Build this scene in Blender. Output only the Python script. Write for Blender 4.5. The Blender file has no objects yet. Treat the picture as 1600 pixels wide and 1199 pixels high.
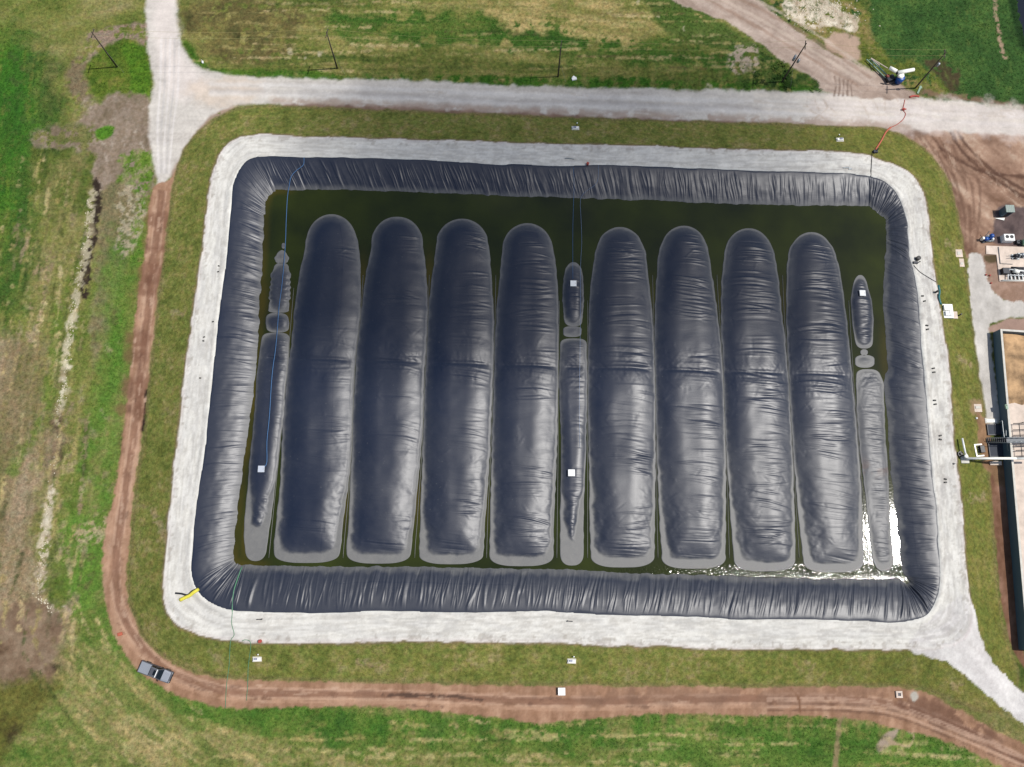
import bpy, math, random
import numpy as np
from mathutils import Vector, Matrix
random.seed(7); RNG = np.random.default_rng(11)
S = bpy.context.scene; COL = S.collection
H = 145.0; F = 1266.0; CX, CY = 800.0, 599.5
NAD = (-50.0, 298.0)                       # plumb point relative to the picture centre
# ---------------------------------------------------------------- camera frame
n = Vector((NAD[0]/F, -NAD[1]/F, -1)).normalized()
zw = -n; xw = (Vector((1,0,0)) - zw*zw.x).normalized(); yw = zw.cross(xw)
Rm = Matrix((xw, yw, zw))                  # camera -> world
RN = np.array(Rm)
def P(px, py, z=0.0):
    d = Rm @ Vector(((px-CX)/F, -(py-CY)/F, -1))
    t = (z-H)/d.z
    return Vector((d.x*t, d.y*t, z))
def PV(px, py, z):
    px = np.asarray(px, float); py = np.asarray(py, float)
    d = np.stack([(px-CX)/F, -(py-CY)/F, -np.ones_like(px)], -1) @ RN.T
    t = (z-H)/d[...,2]
    return d[...,0]*t, d[...,1]*t
gl = Rm @ Vector(((1399-CX)/F, -(836-CY)/F, -1)); gl.normalize()
SUN = Vector((gl.x, gl.y, -gl.z))          # direction towards the sun, from the mirror glint on the water
ZC, ZW = 2.5, 0.9                          # crest and liquid level
# ---------------------------------------------------------------- noise
TB = [RNG.random((256,256)) for _ in range(24)]
def vn(x, y, s):
    T = TB[s % 24]
    xi = np.floor(x).astype(int); yi = np.floor(y).astype(int)
    fx = x-xi; fy = y-yi; fx = fx*fx*(3-2*fx); fy = fy*fy*(3-2*fy)
    xa = xi & 255; ya = yi & 255; xb = (xi+1) & 255; yb = (yi+1) & 255
    return (T[ya,xa]*(1-fx)+T[ya,xb]*fx)*(1-fy)+(T[yb,xa]*(1-fx)+T[yb,xb]*fx)*fy
def fbm(x, y, sc, o=4, s=0, g=0.5):
    r = 0; a = 1; tot = 0; f = 1.0/sc
    for i in range(o):
        r = r + a*vn(x*f+17.3*i+s*3.1, y*f-9.7*i+s*7.7, s+i); tot += a; a *= g; f *= 2.03
    return np.clip((r/tot-0.5)*1.5+0.5, 0, 1)
def rot(x, y, deg):
    c, q = math.cos(math.radians(deg)), math.sin(math.radians(deg))
    return x*c+y*q, -x*q+y*c
def sstep(a, b, x):
    t = np.clip((x-a)/(b-a), 0, 1); return t*t*(3-2*t)
LG = 1.42
def lin(c):
    c = np.array(c, float)/255.0
    return np.where(c <= .04045, c/12.92, ((c+.055)/1.055)**2.4)
def alb(c): return np.minimum(lin(c)/LG, .78)
def smooth_line(pts, step=None, closed=False, k=6):
    p = np.array(pts, float); N = len(p); out = []
    rng_ = range(N if closed else N-1)
    for i in rng_:
        a = p[(i-1) % N] if closed or i > 0 else 2*p[0]-p[1]
        b = p[i]; c = p[(i+1) % N]
        d = p[(i+2) % N] if closed or i+2 < N else 2*p[-1]-p[-2]
        for j in range(k):
            t = j/k
            out.append(.5*((2*b)+(c-a)*t+(2*a-5*b+4*c-d)*t*t+(3*b-a-3*c+d)*t**3))
    if not closed: out.append(p[-1])
    return np.array(out)
def resample(p, nn):
    d = np.r_[0, np.cumsum(np.hypot(*np.diff(p, axis=0).T))]
    s = np.linspace(0, d[-1], nn)
    return np.stack([np.interp(s, d, p[:,0]), np.interp(s, d, p[:,1])], -1)
# ---------------------------------------------------------------- outlines (picture measurements, laid out on the ground)
TOE = [(400,165),(540,170),(700,176),(900,184),(1100,190),(1300,197),(1380,201),(1435,225),(1465,255),(1485,290),(1500,350),(1510,420),(1520,500),(1530,580),(1538,640),(1545,720),(1552,820),(1560,920),(1572,990),(1592,1050),(1585,1110),(1530,1112),(1460,1083),(1390,1072),(1200,1073),(1000,1072),(800,1070),(600,1067),(450,1063),(340,1058),(280,1040),(235,1010),(212,970),(200,920),(205,850),(212,760),(225,680),(232,600),(240,520),(250,440),(262,350),(270,290),(280,250),(300,215),(345,180)]
CROUT = [(420,211),(500,215),(600,217),(700,220),(800,223),(900,226),(1000,228),(1100,232),(1200,235),(1300,237),(1350,242),(1390,255),(1420,270),(1440,295),(1450,330),(1455,380),(1462,440),(1475,520),(1485,600),(1490,680),(1500,760),(1508,860),(1513,920),(1520,960),(1516,985),(1490,1010),(1425,1015),(1330,1014),(1200,1014),(1000,1010),(800,1003),(600,1003),(430,1005),(360,1000),(320,995),(285,982),(262,960),(254,930),(255,900),(260,850),(268,770),(275,700),(283,630),(290,570),(300,500),(310,430),(318,370),(325,310),(335,260),(350,232),(375,214)]
LTOP = [(405,246),(450,246),(520,247),(640,250),(700,253),(775,259),(800,257),(870,260),(950,259),(1040,262),(1100,265),(1200,269),(1300,271),(1358,276)]
LTR = [(1358,276),(1380,284),(1395,296),(1405,312),(1412,332),(1417,352),(1420,400)]
LRT = [(1420,400),(1428,430),(1435,480),(1437,520),(1443,580),(1446,620),(1450,680),(1453,720),(1457,760),(1462,800),(1465,850),(1467,900)]
LBR = [(1467,900),(1465,925),(1458,945),(1446,960),(1428,968),(1400,972)]
LBT = [(1400,972),(1370,971),(1310,968),(1250,967),(1200,966),(1160,968),(1100,963),(1000,961),(920,959),(860,954),(800,955),(700,956),(600,954),(515,957),(440,956),(370,954)]
LBL = [(370,954),(345,948),(325,938),(310,922),(302,902),(300,880)]
LLT = [(300,880),(304,830),(310,780),(317,730),(324,680),(330,620),(336,560),(342,500),(350,440),(357,380),(362,320)]
LTL = [(362,320),(365,292),(373,268),(386,253),(405,246)]
ITOP = [(430,297),(520,297),(600,299),(700,302),(800,307),(900,310),(1000,313),(1100,317),(1200,320),(1300,322),(1358,322)]
ITR = [(1358,322),(1366,330),(1383,343),(1384,360),(1384,380)]
IRT = [(1384,380),(1382,420),(1380,480),(1385,540),(1387,575),(1381,600),(1385,640),(1390,720),(1397,780),(1404,840),(1410,890),(1415,900)]
IBR = [(1415,900),(1421,909),(1416,912),(1405,905)]
IBT = [(1405,905),(1350,905),(1250,904),(1100,899),(1000,896),(900,891),(800,889),(700,887),(600,886),(500,885),(420,884),(385,883)]
IBL = [(385,883),(374,882),(366,876),(365,866)]
ILT = [(365,866),(369,820),(378,740),(385,690),(392,640),(397,600),(402,555),(405,500),(408,440),(411,390),(413,340)]
ITL = [(413,340),(414,325),(417,312),(430,297)]
LOUT = LTOP+LTR[1:]+LRT[1:]+LBR[1:]+LBT[1:]+LBL[1:]+LLT[1:]+LTL[1:-1]
def wpoly(pts, z, k=4, closed=True):
    p = smooth_line(pts, closed=closed, k=k); x, y = PV(p[:,0], p[:,1], z)
    return np.stack([x, y], -1)
# ---------------------------------------------------------------- grid
RES = 0.25
xs_, ys_ = PV([0,1600,1600,0],[0,0,1199,1199],0)
X0, X1, Y0, Y1 = xs_.min()-14, xs_.max()+14, ys_.min()-14, ys_.max()+14
gx = np.arange(X0, X1, RES); gy = np.arange(Y0, Y1, RES)
NX, NY = len(gx), len(gy)
GX, GY = np.meshgrid(gx, gy)
def box(w, m):
    i0 = max(int((w[:,0].min()-m-X0)/RES), 0); i1 = min(int((w[:,0].max()+m-X0)/RES)+2, NX)
    j0 = max(int((w[:,1].min()-m-Y0)/RES), 0); j1 = min(int((w[:,1].max()+m-Y0)/RES)+2, NY)
    return slice(j0, max(j1,j0+1)), slice(i0, max(i1,i0+1))
def segdist(x, y, a, b):
    vx, vy = b[0]-a[0], b[1]-a[1]; L = vx*vx+vy*vy+1e-9
    t = np.clip(((x-a[0])*vx+(y-a[1])*vy)/L, 0, 1)
    return (x-a[0]-t*vx)**2+(y-a[1]-t*vy)**2
def pdist(x, y, w, closed=True):
    d = np.full(x.shape, 1e9); inside = np.zeros(x.shape, bool); N = len(w)
    for i in range(N if closed else N-1):
        a, b = w[i], w[(i+1) % N]
        d = np.minimum(d, segdist(x, y, a, b))
        if closed and a[1] != b[1]:
            c = ((a[1] > y) != (b[1] > y)) & (x < (b[0]-a[0])*(y-a[1])/(b[1]-a[1])+a[0])
            inside ^= c
    d = np.sqrt(d)
    return np.where(inside, d, -d) if closed else d
W_toe = wpoly(TOE, 0, 2); W_cr = wpoly(CROUT, ZC, 2); W_li = wpoly(LOUT, ZC, 2)
def field(w, m=4):
    D = np.full((NY,NX), -99.0); sl = box(w, m)
    D[sl] = pdist(GX[sl], GY[sl], w); return D
D_toe = field(W_toe); D_cr = field(W_cr, 30); D_li = field(W_li, 6)
wob = fbm(GX, GY, 2.2, 4, 5)-.5
D_cr2 = D_cr + wob*.55
Z = np.zeros((NY,NX))
sl_ = (D_toe > 0) & (D_cr < 0)
Z[sl_] = (ZC*D_toe/(D_toe-D_cr+1e-6))[sl_]
Z[D_cr >= 0] = ZC
Z += np.where(D_cr > 0, .16*np.exp(-((D_li+.55)/.4)**2), 0)          # low lip beside the liner
Z += (fbm(GX, GY, 6, 4, 1)-.5)*.16*(D_li < -.5)
Z += (fbm(GX, GY, 1.1, 3, 2)-.5)*.05*(D_li < -.3)
Z = np.where(D_li > 0, ZC-.1-D_li*.9, Z); Z = np.maximum(Z, -1.6)
def gz(x, y):
    i = min(max((x-X0)/RES, 0), NX-2); j = min(max((y-Y0)/RES, 0), NY-2)
    i0, j0 = int(i), int(j); a, b = i-i0, j-j0
    return float((Z[j0,i0]*(1-a)+Z[j0,i0+1]*a)*(1-b)+(Z[j0+1,i0]*(1-a)+Z[j0+1,i0+1]*a)*b)
def G(px, py, up=0.0):
    z = 0.0
    for _ in range(6):
        p = P(px, py, z+up); z = gz(p.x, p.y)
    return Vector((p.x, p.y, z+up))
def gpoly(pts, closed=True, k=3, raw=False):
    p = np.array(pts, float) if raw else smooth_line(pts, closed=closed, k=k)
    return np.array([G(a, b)[:2] for a, b in p])
# ---------------------------------------------------------------- ground colours
C = np.zeros((NY,NX,3)); GR = np.ones((NY,NX))
def ramp(t, stops):
    xs = [s_[0] for s_ in stops]; cs = np.array([alb(s_[1]) for s_ in stops])
    return np.stack([np.interp(t, xs, cs[:,i]) for i in range(3)], -1)
def put(sl, m, col, grass, var=.0, vs=2.):
    x, y = GX[sl], GY[sl]
    c = col(x, y) if callable(col) else np.broadcast_to(alb(col), m.shape+(3,))
    if var: c = c*(1+var*(2*fbm(x, y, vs, 4, 9)-1))[...,None]
    C[sl] = C[sl]*(1-m[...,None])+c*m[...,None]
    if grass is not None: GR[sl] = GR[sl]*(1-m)+grass*m
CNT = [0]
def patch(pts, col, soft=.8, rag=1.0, rs=2.5, alpha=1., brk=0, bs=1.6, grass=1, var=.1, raw=False, k=3, w=None):
    if w is None: w = gpoly(pts, True, k, raw)
    CNT[0] += 1; s = CNT[0]
    sl = box(w, soft+rag+.5); x, y = GX[sl], GY[sl]
    d = pdist(x, y, w)+rag*(2*fbm(x, y, rs, 5, s, .6)-1)
    m = sstep(-soft/2, soft/2, d)*alpha
    if brk: m = m*sstep(brk-.09, brk+.09, fbm(x, y, bs, 5, s+5, .62))
    put(sl, m, col, grass, var); return w
def stroke(pts, wd, col, soft=.3, rag=.2, rs=1.5, alpha=1., brk=0, bs=1.6, grass=1, var=.1, k=3):
    w = gpoly(pts, False, k); CNT[0] += 1; s = CNT[0]
    sl = box(w, wd+soft+rag+.5); x, y = GX[sl], GY[sl]
    d = wd/2-pdist(x, y, w, False)+rag*(2*fbm(x, y, rs, 5, s, .6)-1)
    m = sstep(-soft/2, soft/2, d)*alpha
    if brk: m = m*sstep(brk-.09, brk+.09, fbm(x, y, bs, 5, s+5, .62))
    put(sl, m, col, grass, var)
def spots(pts, rpx, col, n_, grass=0, alpha=.9, inpoly=None):
    for _ in range(n_):
        a = random.random(); q = pts[random.randrange(len(pts))]
        stroke([(q[0]+random.uniform(-rpx,rpx), q[1]+random.uniform(-rpx,rpx)), (q[0]+random.uniform(-rpx,rpx), q[1]+random.uniform(-rpx,rpx)+1)], random.uniform(.3,.9), col, .3, .3, .7, alpha, grass=grass, k=1)
def T(deg, st, sc, stops, s=3, fine=.25, fs=.7):
    def f(x, y):
        u, v = rot(x, y, deg)
        t = fbm(u/st, v, sc, 5, s, .6)*(1-fine)+fine*fbm(x, y, fs, 3, s+4, .6)
        return ramp(t, stops)
    return f
whole = (slice(0,NY), slice(0,NX)); one = np.ones((NY,NX))
# general field
put(whole, one, T(8, 3.0, 5, [(.1,(70,85,35)),(.38,(98,108,50)),(.6,(118,118,66)),(.9,(146,134,92))], 3), 1)
# --- left field
patch([(-60,-40),(240,-40),(240,330),(215,600),(170,900),(150,1230),(-60,1230)], T(79, 9, 4.6, [(.12,(80,104,40)),(.35,(102,116,50)),(.55,(122,124,66)),(.75,(140,132,84)),(.95,(160,148,108))], 6), 6, 3, grass=1)
patch([(-40,-30),(235,-30),(232,40),(150,60),(60,70),(-40,60)], T(20, 3, 4, [(.1,(88,105,42)),(.5,(124,126,66)),(.9,(150,140,96))], 8), 4, 2)
patch([(-40,50),(60,62),(84,110),(92,180),(84,250),(62,330),(40,420),(14,500),(-40,520)], T(84, 5, 3.5, [(.1,(44,76,32)),(.4,(62,98,36)),(.65,(92,114,46)),(.9,(118,122,58))], 2), 9, 4.5, alpha=.9)
patch([(-40,90),(30,85),(48,150),(44,240),(20,330),(-40,360)], T(84, 4, 3.0, [(.1,(42,80,26)),(.5,(56,112,30)),(.9,(92,130,40))], 4), 8, 4, brk=.35, alpha=.75)
patch([(60,110),(84,110),(92,170),(84,250),(66,230),(70,160)], (58,68,36), 5, 3, alpha=.45)
patch([(56,228),(150,222),(150,290),(140,330),(80,330),(50,300)], T(84, 2, 3.5, [(.1,(60,78,34)),(.5,(92,104,46)),(.9,(130,122,78))], 5), 3, 2)
patch([(146,52),(232,38),(232,72),(190,70),(150,92),(132,110),(140,72)], (148,128,112), 1.5, 1.5, brk=.38)
patch([(108,95),(140,88),(140,150),(120,158),(105,130)], (126,112,86), 1.5, 1.2, brk=.35)
patch([(136,100),(190,65),(222,72),(236,110),(236,148),(200,154),(150,150)], T(0, 1, 2, [(.1,(66,92,30)),(.5,(96,116,40)),(.9,(122,118,60))], 7), 1, .8)
patch([(188,75),(222,72),(236,118),(232,152),(205,152),(205,110)], T(0, 1, 1.5, [(.1,(58,98,24)),(.9,(98,134,38))], 9), 1, .8, alpha=.9)
patch([(132,163),(236,152),(240,250),(238,302),(150,300),(146,235),(110,228),(62,226),(60,200),(130,196)], T(70, 3, 2.0, [(.1,(108,94,76)),(.4,(136,118,102)),(.65,(154,136,122)),(.95,(182,166,152))], 5, .4, .5), 1.6, 1.5, grass=.3, alpha=.93)
for k_ in range(14):
    xa = random.uniform(150,225); ya = random.uniform(165,290)
    stroke([(xa,ya),(xa+random.uniform(-12,12),ya+random.uniform(8,26))], random.uniform(.2,.5), random.choice([(186,172,158),(112,94,80),(196,184,168)]), .4, .4, .8, alpha=.55, grass=.2, brk=.42, bs=.8)
patch([(120,196),(150,196),(150,230),(60,228),(58,204)], T(0, 1, 1.5, [(.1,(84,98,46)),(.9,(130,122,78))], 8), 1.2, 1.2, brk=.5, bs=1.2)
patch([(150,202),(172,194),(182,200),(176,212),(158,220),(148,212)], (84,128,38), .6, .5)
patch([(195,240),(236,232),(240,262),(236,300),(228,340),(224,400),(206,412),(196,380),(180,330),(188,280)], T(70, 2, 1.4, [(.1,(70,110,32)),(.5,(104,130,50)),(.9,(152,140,112))], 2), .8, 1.2, brk=.36, bs=1.2)
patch([(160,300),(215,300),(200,400),(180,480),(160,560),(140,560),(150,420)], T(78, 5, 2.4, [(.1,(104,100,66)),(.5,(130,120,88)),(.9,(150,136,108))], 1), 1.5, 1.2)
patch([(176,368),(204,372),(206,480),(200,600),(192,700),(176,800),(166,880),(164,960),(112,925),(104,860),(122,760),(142,640),(158,560),(166,460)], T(80, 4, 3.5, [(.1,(74,114,40)),(.45,(94,124,50)),(.7,(114,128,62)),(.95,(140,134,86))], 3), 5, 3, alpha=.85)
patch([(178,380),(202,385),(198,500),(184,580),(172,560),(170,460)], (78,122,40), 4, 2, alpha=.55)
patch([(150,600),(184,590),(178,700),(160,800),(140,760),(144,680)], (92,130,50), 4, 2.5, alpha=.5, brk=.35)
patch([(108,820),(160,840),(166,1000),(180,1060),(130,1010),(112,940)], T(75, 3, 2.5, [(.1,(72,116,38)),(.8,(104,136,56))], 5), 5, 3, alpha=.8)
# dry ditch and its stones
stroke([(150,285),(152,310),(146,360),(138,400),(133,440),(130,462)], 1.5, (52,42,34), .6, .6, .9, grass=.1, brk=.28, bs=.9)
stroke([(146,300),(141,330),(137,380),(128,420),(120,460),(114,500)], 1.5, (182,172,144), .6, .6, .8, alpha=.9, brk=.40, bs=.8, grass=.2)
stroke([(114,490),(108,530),(104,550),(100,590),(104,610),(92,640),(86,660)], 1.4, (204,194,164), .7, .7, .8, alpha=.9, brk=.42, bs=.9, grass=.2)
spots([(103,552),(108,575),(100,592),(98,612),(90,645)], 2, (222,214,190), 9, alpha=.6)
patch([(84,655),(100,650),(98,690),(92,740),(72,745),(66,700)], (74,58,46), 1.5, 1., brk=.42, bs=.9, alpha=.85)
stroke([(82,762),(76,790),(70,830),(68,870),(62,900),(58,930),(66,948),(84,957),(100,955)], 1.7, (206,192,168), .8, .8, .9, alpha=.9, brk=.42, bs=.9, grass=.2)
spots([(80,768),(72,812),(66,862),(58,915),(60,935),(78,955)], 3, (224,214,192), 9, alpha=.6)
for xx, c_ in ((30,(172,152,118)),(52,(186,172,130)),(14,(160,140,110))):
    stroke([(xx+46,400),(xx+30,520),(xx+12,660),(xx-4,820)], .7, c_, .5, .4, 1., alpha=.75, brk=.52, bs=1.4)
stroke([(70,470),(52,560),(44,700),(30,820)], .8, (200,182,136), .4, .4, 1., alpha=.85, brk=.55, bs=1.)
patch([(-40,560),(60,540),(88,640),(70,740),(60,820),(74,940),(60,1000),(-40,1000)], T(82, 5, 3.2, [(.1,(106,104,62)),(.5,(140,122,94)),(.9,(166,146,122))], 7), 7, 4, alpha=.9)
stroke([(92,480),(84,560),(70,640),(20,740)], 1.8, (100,122,48), 1.5, .8, alpha=.8)
patch([(-40,960),(70,950),(112,960),(108,1060),(60,1090),(-40,1080)], T(10, 1, 3.2, [(.1,(96,74,56)),(.5,(126,104,84)),(.9,(154,134,112))], 2), 3, 2, grass=.3)
patch([(80,1040),(104,1036),(108,1050),(92,1056)], (52,42,34), 1, .5)
patch([(-40,1080),(100,1060),(160,1110),(180,1230),(-40,1230)], T(20, 1, 4, [(.1,(70,64,34)),(.4,(96,96,44)),(.7,(116,114,58)),(.95,(132,122,80))], 6), 4, 2.5)
patch([(20,1150),(70,1140),(120,1160),(150,1230),(0,1230)], (64,54,36), 3, 2, brk=.42, bs=2.5, alpha=.8)
# --- bottom field
BF = [(150,930),(170,1000),(205,1040),(260,1080),(350,1105),(600,1108),(850,1128),(1000,1118),(1300,1120),(1420,1140),(1640,1230),(1640,1260),(100,1260),(110,1060)]
patch(BF, T(-6, 4, 2.6, [(.12,(66,98,38)),(.35,(90,114,48)),(.55,(114,124,62)),(.75,(140,134,84)),(.95,(172,154,110))], 4, .3, .6), 2, 1.2)
patch([(170,960),(215,1020),(280,1070),(360,1095),(350,1130),(240,1100),(170,1040),(150,980)], T(-30, 3, 2, [(.1,(66,108,36)),(.6,(90,124,48)),(.95,(120,134,64))], 8), 4, 2, brk=.3, alpha=.85)
patch([(110,1000),(190,1040),(330,1150),(420,1199),(300,1240),(120,1180),(90,1080)], T(-38, 6, 1.5, [(.1,(92,112,50)),(.45,(124,128,70)),(.7,(156,142,96)),(.95,(196,176,128))], 10, .3, .5), 3, 2, alpha=.85)
patch([(400,1105),(620,1107),(760,1116),(860,1130),(1000,1122),(1200,1122),(1330,1124),(1420,1142),(1480,1175),(1500,1215),(1200,1165),(900,1165),(600,1160),(430,1150)], T(90, 3, 2.0, [(.1,(52,90,34)),(.5,(74,112,40)),(.8,(104,128,54)),(.95,(138,140,80))], 6, .3, .6), 3, 2, brk=.34, bs=2.5, alpha=.9)
patch([(1000,1150),(1250,1130),(1440,1150),(1560,1199),(1560,1240),(1000,1240)], T(-4, 3, 2.5, [(.1,(58,98,34)),(.5,(88,120,48)),(.85,(118,136,64))], 11, .3, .6), 4, 3, alpha=.75)
for i in range(10):
    yy = 1150+i*7+random.uniform(-2,2); xx = random.uniform(350,1100)
    stroke([(xx,yy),(xx+110,yy+1),(xx+230,yy-1)], random.uniform(.3,.6), (178,164,112), .4, .35, 1., alpha=.7, brk=.5, bs=1.6)
for i in range(24):                                             # bare fingers running into the grass from the track
    xx = 950+i*20+random.uniform(-9,9); y0 = 1117 if xx < 1330 else 1120+(xx-1330)*.22
    stroke([(xx,y0-3),(xx+random.uniform(-3,3),y0+random.uniform(10,34))], random.uniform(.3,.8), (142,130,82), .9, .45, .8, alpha=.6, brk=.38, bs=1., grass=.6, k=1)
stroke([(1330,1108),(1314,1122),(1309,1150),(1306,1199)], .9, (150,128,98), .4, .3, alpha=.8, grass=.2)
patch([(1398,1142),(1405,1136),(1392,1160),(1376,1178),(1372,1170),(1382,1150)], (168,150,132), .5, .5, grass=0)
stroke([(1392,1160),(1420,1166),(1428,1150),(1420,1142)], .5, (170,148,120), .3, .3, grass=0)
# --- top field
TF = [(272,-40),(278,50),(290,82),(312,106),(345,116),(500,124),(640,127),(900,138),(1290,146),(1284,128),(1236,108),(1190,68),(1130,28),(1060,-10),(1040,-40)]
patch(TF, T(-2, 5, 2.6, [(.1,(64,82,34)),(.4,(104,112,52)),(.65,(134,130,74)),(.95,(164,148,98))], 2, .3, .6), .6, .7)
patch([(290,5),(330,-5),(460,10),(470,60),(440,95),(360,100),(310,85),(296,50)], T(10, 1, 3, [(.1,(70,70,38)),(.5,(106,98,58)),(.9,(132,126,70))], 5), 3, 2, brk=.3)
patch([(283,62),(298,70),(320,96),(360,108),(440,112),(520,118),(520,126),(345,118),(304,100)], T(0, 1, 2, [(.1,(52,88,24)),(.9,(92,124,40))], 3), 1.2, .9)
patch([(520,20),(760,22),(900,48),(1040,60),(1180,70),(1230,108),(1100,112),(900,90),(700,70),(540,60)], T(-3, 5, 2.2, [(.1,(46,84,26)),(.5,(68,100,36)),(.8,(100,112,52)),(.95,(140,128,80))], 9, .3, .6), 3, 2, brk=.32, bs=3)
patch([(400,112),(640,118),(900,122),(1130,124),(1290,130),(1290,146),(900,140),(500,126)], T(90, 2, 1.6, [(.1,(46,88,22)),(.5,(68,108,32)),(.95,(130,128,74))], 5, .3, .6), 1, 1, brk=.3)
patch([(760,-20),(900,-20),(1000,20),(1030,58),(960,66),(860,48),(780,40)], T(-8, 4, 1.8, [(.1,(96,104,46)),(.5,(142,132,80)),(.95,(188,166,114))], 10, .3, .5), 2.5, 2, brk=.3)
patch([(1010,-20),(1060,-5),(1130,35),(1180,70),(1120,76),(1030,40)], (64,92,36), 2, 1.2, alpha=.8)
patch([(1145,70),(1180,72),(1176,110),(1140,108)], (176,160,142), .8, 1, brk=.48, bs=1., grass=.2)
spots([(480,88),(500,84),(452,80),(1030,24),(995,5),(1070,45),(1108,132)], 3, (188,178,150), 9, alpha=.6)
for i in range(26):
    xx = 560+i*27+random.uniform(-6,6)
    stroke([(xx,137-(1000-xx)*.012),(xx+random.uniform(-2,2),100+random.uniform(-8,14))], random.uniform(.4,1.0), (144,132,80), 1.0, .45, .8, alpha=.45, brk=.4, bs=1., grass=.7, k=1)
patch([(1170,106),(1186,92),(1200,76),(1232,108),(1284,128),(1286,138),(1190,140),(1160,128)], T(0, 1, 1.4, [(.1,(36,58,24)),(.5,(60,84,34)),(.8,(104,110,56)),(.95,(140,128,86))], 6), 2, 1.6, brk=.3, bs=1.5)
# --- top right
patch([(1180,-30),(1640,-30),(1640,190),(1520,168),(1440,150),(1380,118),(1300,80),(1236,40)], T(10, 1, 4, [(.1,(46,74,34)),(.5,(60,92,42)),(.95,(88,114,54))], 1, .35, .5), 1, .8)
patch([(1190,-10),(1290,-20),(1355,10),(1365,60),(1400,90),(1480,120),(1470,150),(1380,118),(1300,80),(1240,44)], T(-20, 2, 2.5, [(.1,(66,84,32)),(.45,(104,112,46)),(.7,(134,122,74)),(.95,(176,150,116))], 4, .3, .6), 2, 1.5, brk=.25)
patch([(1226,0),(1246,-14),(1290,0),(1322,14),(1344,30),(1336,50),(1312,40),(1284,42),(1256,40),(1232,30)], T(0, 1, 1.5, [(.1,(160,140,116)),(.5,(206,192,170)),(.9,(236,226,206))], 3), .6, 1., brk=.33, bs=1.1, grass=0)
patch([(1294,62),(1316,50),(1340,60),(1340,92),(1318,92),(1296,78)], (184,158,138), .8, .8, grass=0)
patch([(1484,100),(1500,120),(1496,150),(1478,130),(1440,96),(1450,92)], (74,66,44), 1, .8, brk=.4, grass=.5)
stroke([(1554,0),(1558,30),(1562,60),(1570,90)], .8, (164,140,116), .4, .4, .8, brk=.4, bs=.8, grass=.2)
stroke([(1580,-5),(1588,30),(1598,62),(1606,80)], 2.0, (34,60,26), 1.2, .5)
stroke([(1440,145),(1480,150),(1530,156),(1600,170)], 1.2, (132,104,86), .8, .5, alpha=.8, brk=.35, grass=.2)
# --- right side below the road
patch([(1378,198),(1640,206),(1640,480),(1570,470),(1540,440),(1524,395),(1508,400),(1498,345),(1484,290),(1464,255),(1434,225)], T(-40, 4, 2.5, [(.1,(112,84,66)),(.4,(146,115,96)),(.7,(174,142,120)),(.95,(200,174,152))], 8), .8, .5, grass=0)
for o in (0,8,22,31,44):
    stroke([(1436+o*1.2,214+o*.3),(1462+o,245+o*.5),(1484+o,280),(1500+o*.7,330),(1506+o*.4,390)], .55, (106,78,64), .5, .25, alpha=.6, grass=0, brk=.3, bs=3)
for q in ([(1486,205),(1500,232),(1530,262),(1570,290),(1620,318)],[(1496,205),(1512,230),(1545,262),(1580,286),(1620,306)],[(1470,232),(1500,252),(1540,270),(1600,276)]):
    stroke(q, .7, (92,66,54), .5, .3, alpha=.85, grass=0)
patch([(1556,338),(1566,322),(1600,326),(1640,330),(1640,384),(1560,384),(1550,362)], T(0, 1, 1.5, [(.1,(78,66,66)),(.9,(122,104,100))], 3), .6, .5, grass=0)
patch([(1533,398),(1560,400),(1564,440),(1640,442),(1640,476),(1580,470),(1556,460),(1542,440)], T(0, 1, 1.5, [(.1,(136,108,90)),(.9,(176,146,128))], 5), .5, .4, grass=0)
patch([(1537,398),(1557,398),(1558,408),(1540,410)], (92,78,56), .6, .4, grass=0)
for k_ in range(60):
    t_ = random.random(); o_ = random.uniform(-14,40)
    if random.random() < .5: q_ = [(1440+o_+22*t_,212+34*t_),(1466+o_*.8+14*t_,250+40*t_)]
    else: q_ = [(1500+90*t_,228+74*t_+random.uniform(-10,26)),(1530+90*t_,250+70*t_+random.uniform(-8,26))]
    stroke(q_, random.uniform(.15,.45), random.choice([(104,76,60),(196,170,148),(128,98,80),(88,62,50)]), .3, .25, .9, alpha=random.uniform(.3,.65), grass=0, brk=.42, bs=1.4)
# gravel service path beside the basin wall
W_path = patch([(1513,402),(1532,398),(1538,420),(1546,444),(1558,462),(1578,470),(1640,474),(1640,497),(1580,496),(1556,503),(1546,516),(1556,600),(1562,662),(1538,658),(1533,640),(1527,590),(1520,520),(1516,460)], T(80, 3, 1.6, [(.1,(188,182,174)),(.9,(222,216,208))], 4), .3, .35, .9, grass=0)
patch([(1546,512),(1580,500),(1640,502),(1640,520),(1560,520)], (168,140,126), .4, .4, grass=0)
patch([(1526,645),(1538,655),(1546,665),(1550,720),(1556,728),(1580,728),(1592,900),(1597,1010),(1612,1060),(1580,1010),(1564,940),(1556,860),(1548,760),(1540,715),(1530,690)], T(80, 3, 2, [(.1,(96,66,48)),(.5,(128,94,74)),(.9,(160,124,104))], 8), .4, .35, grass=0)
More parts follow.
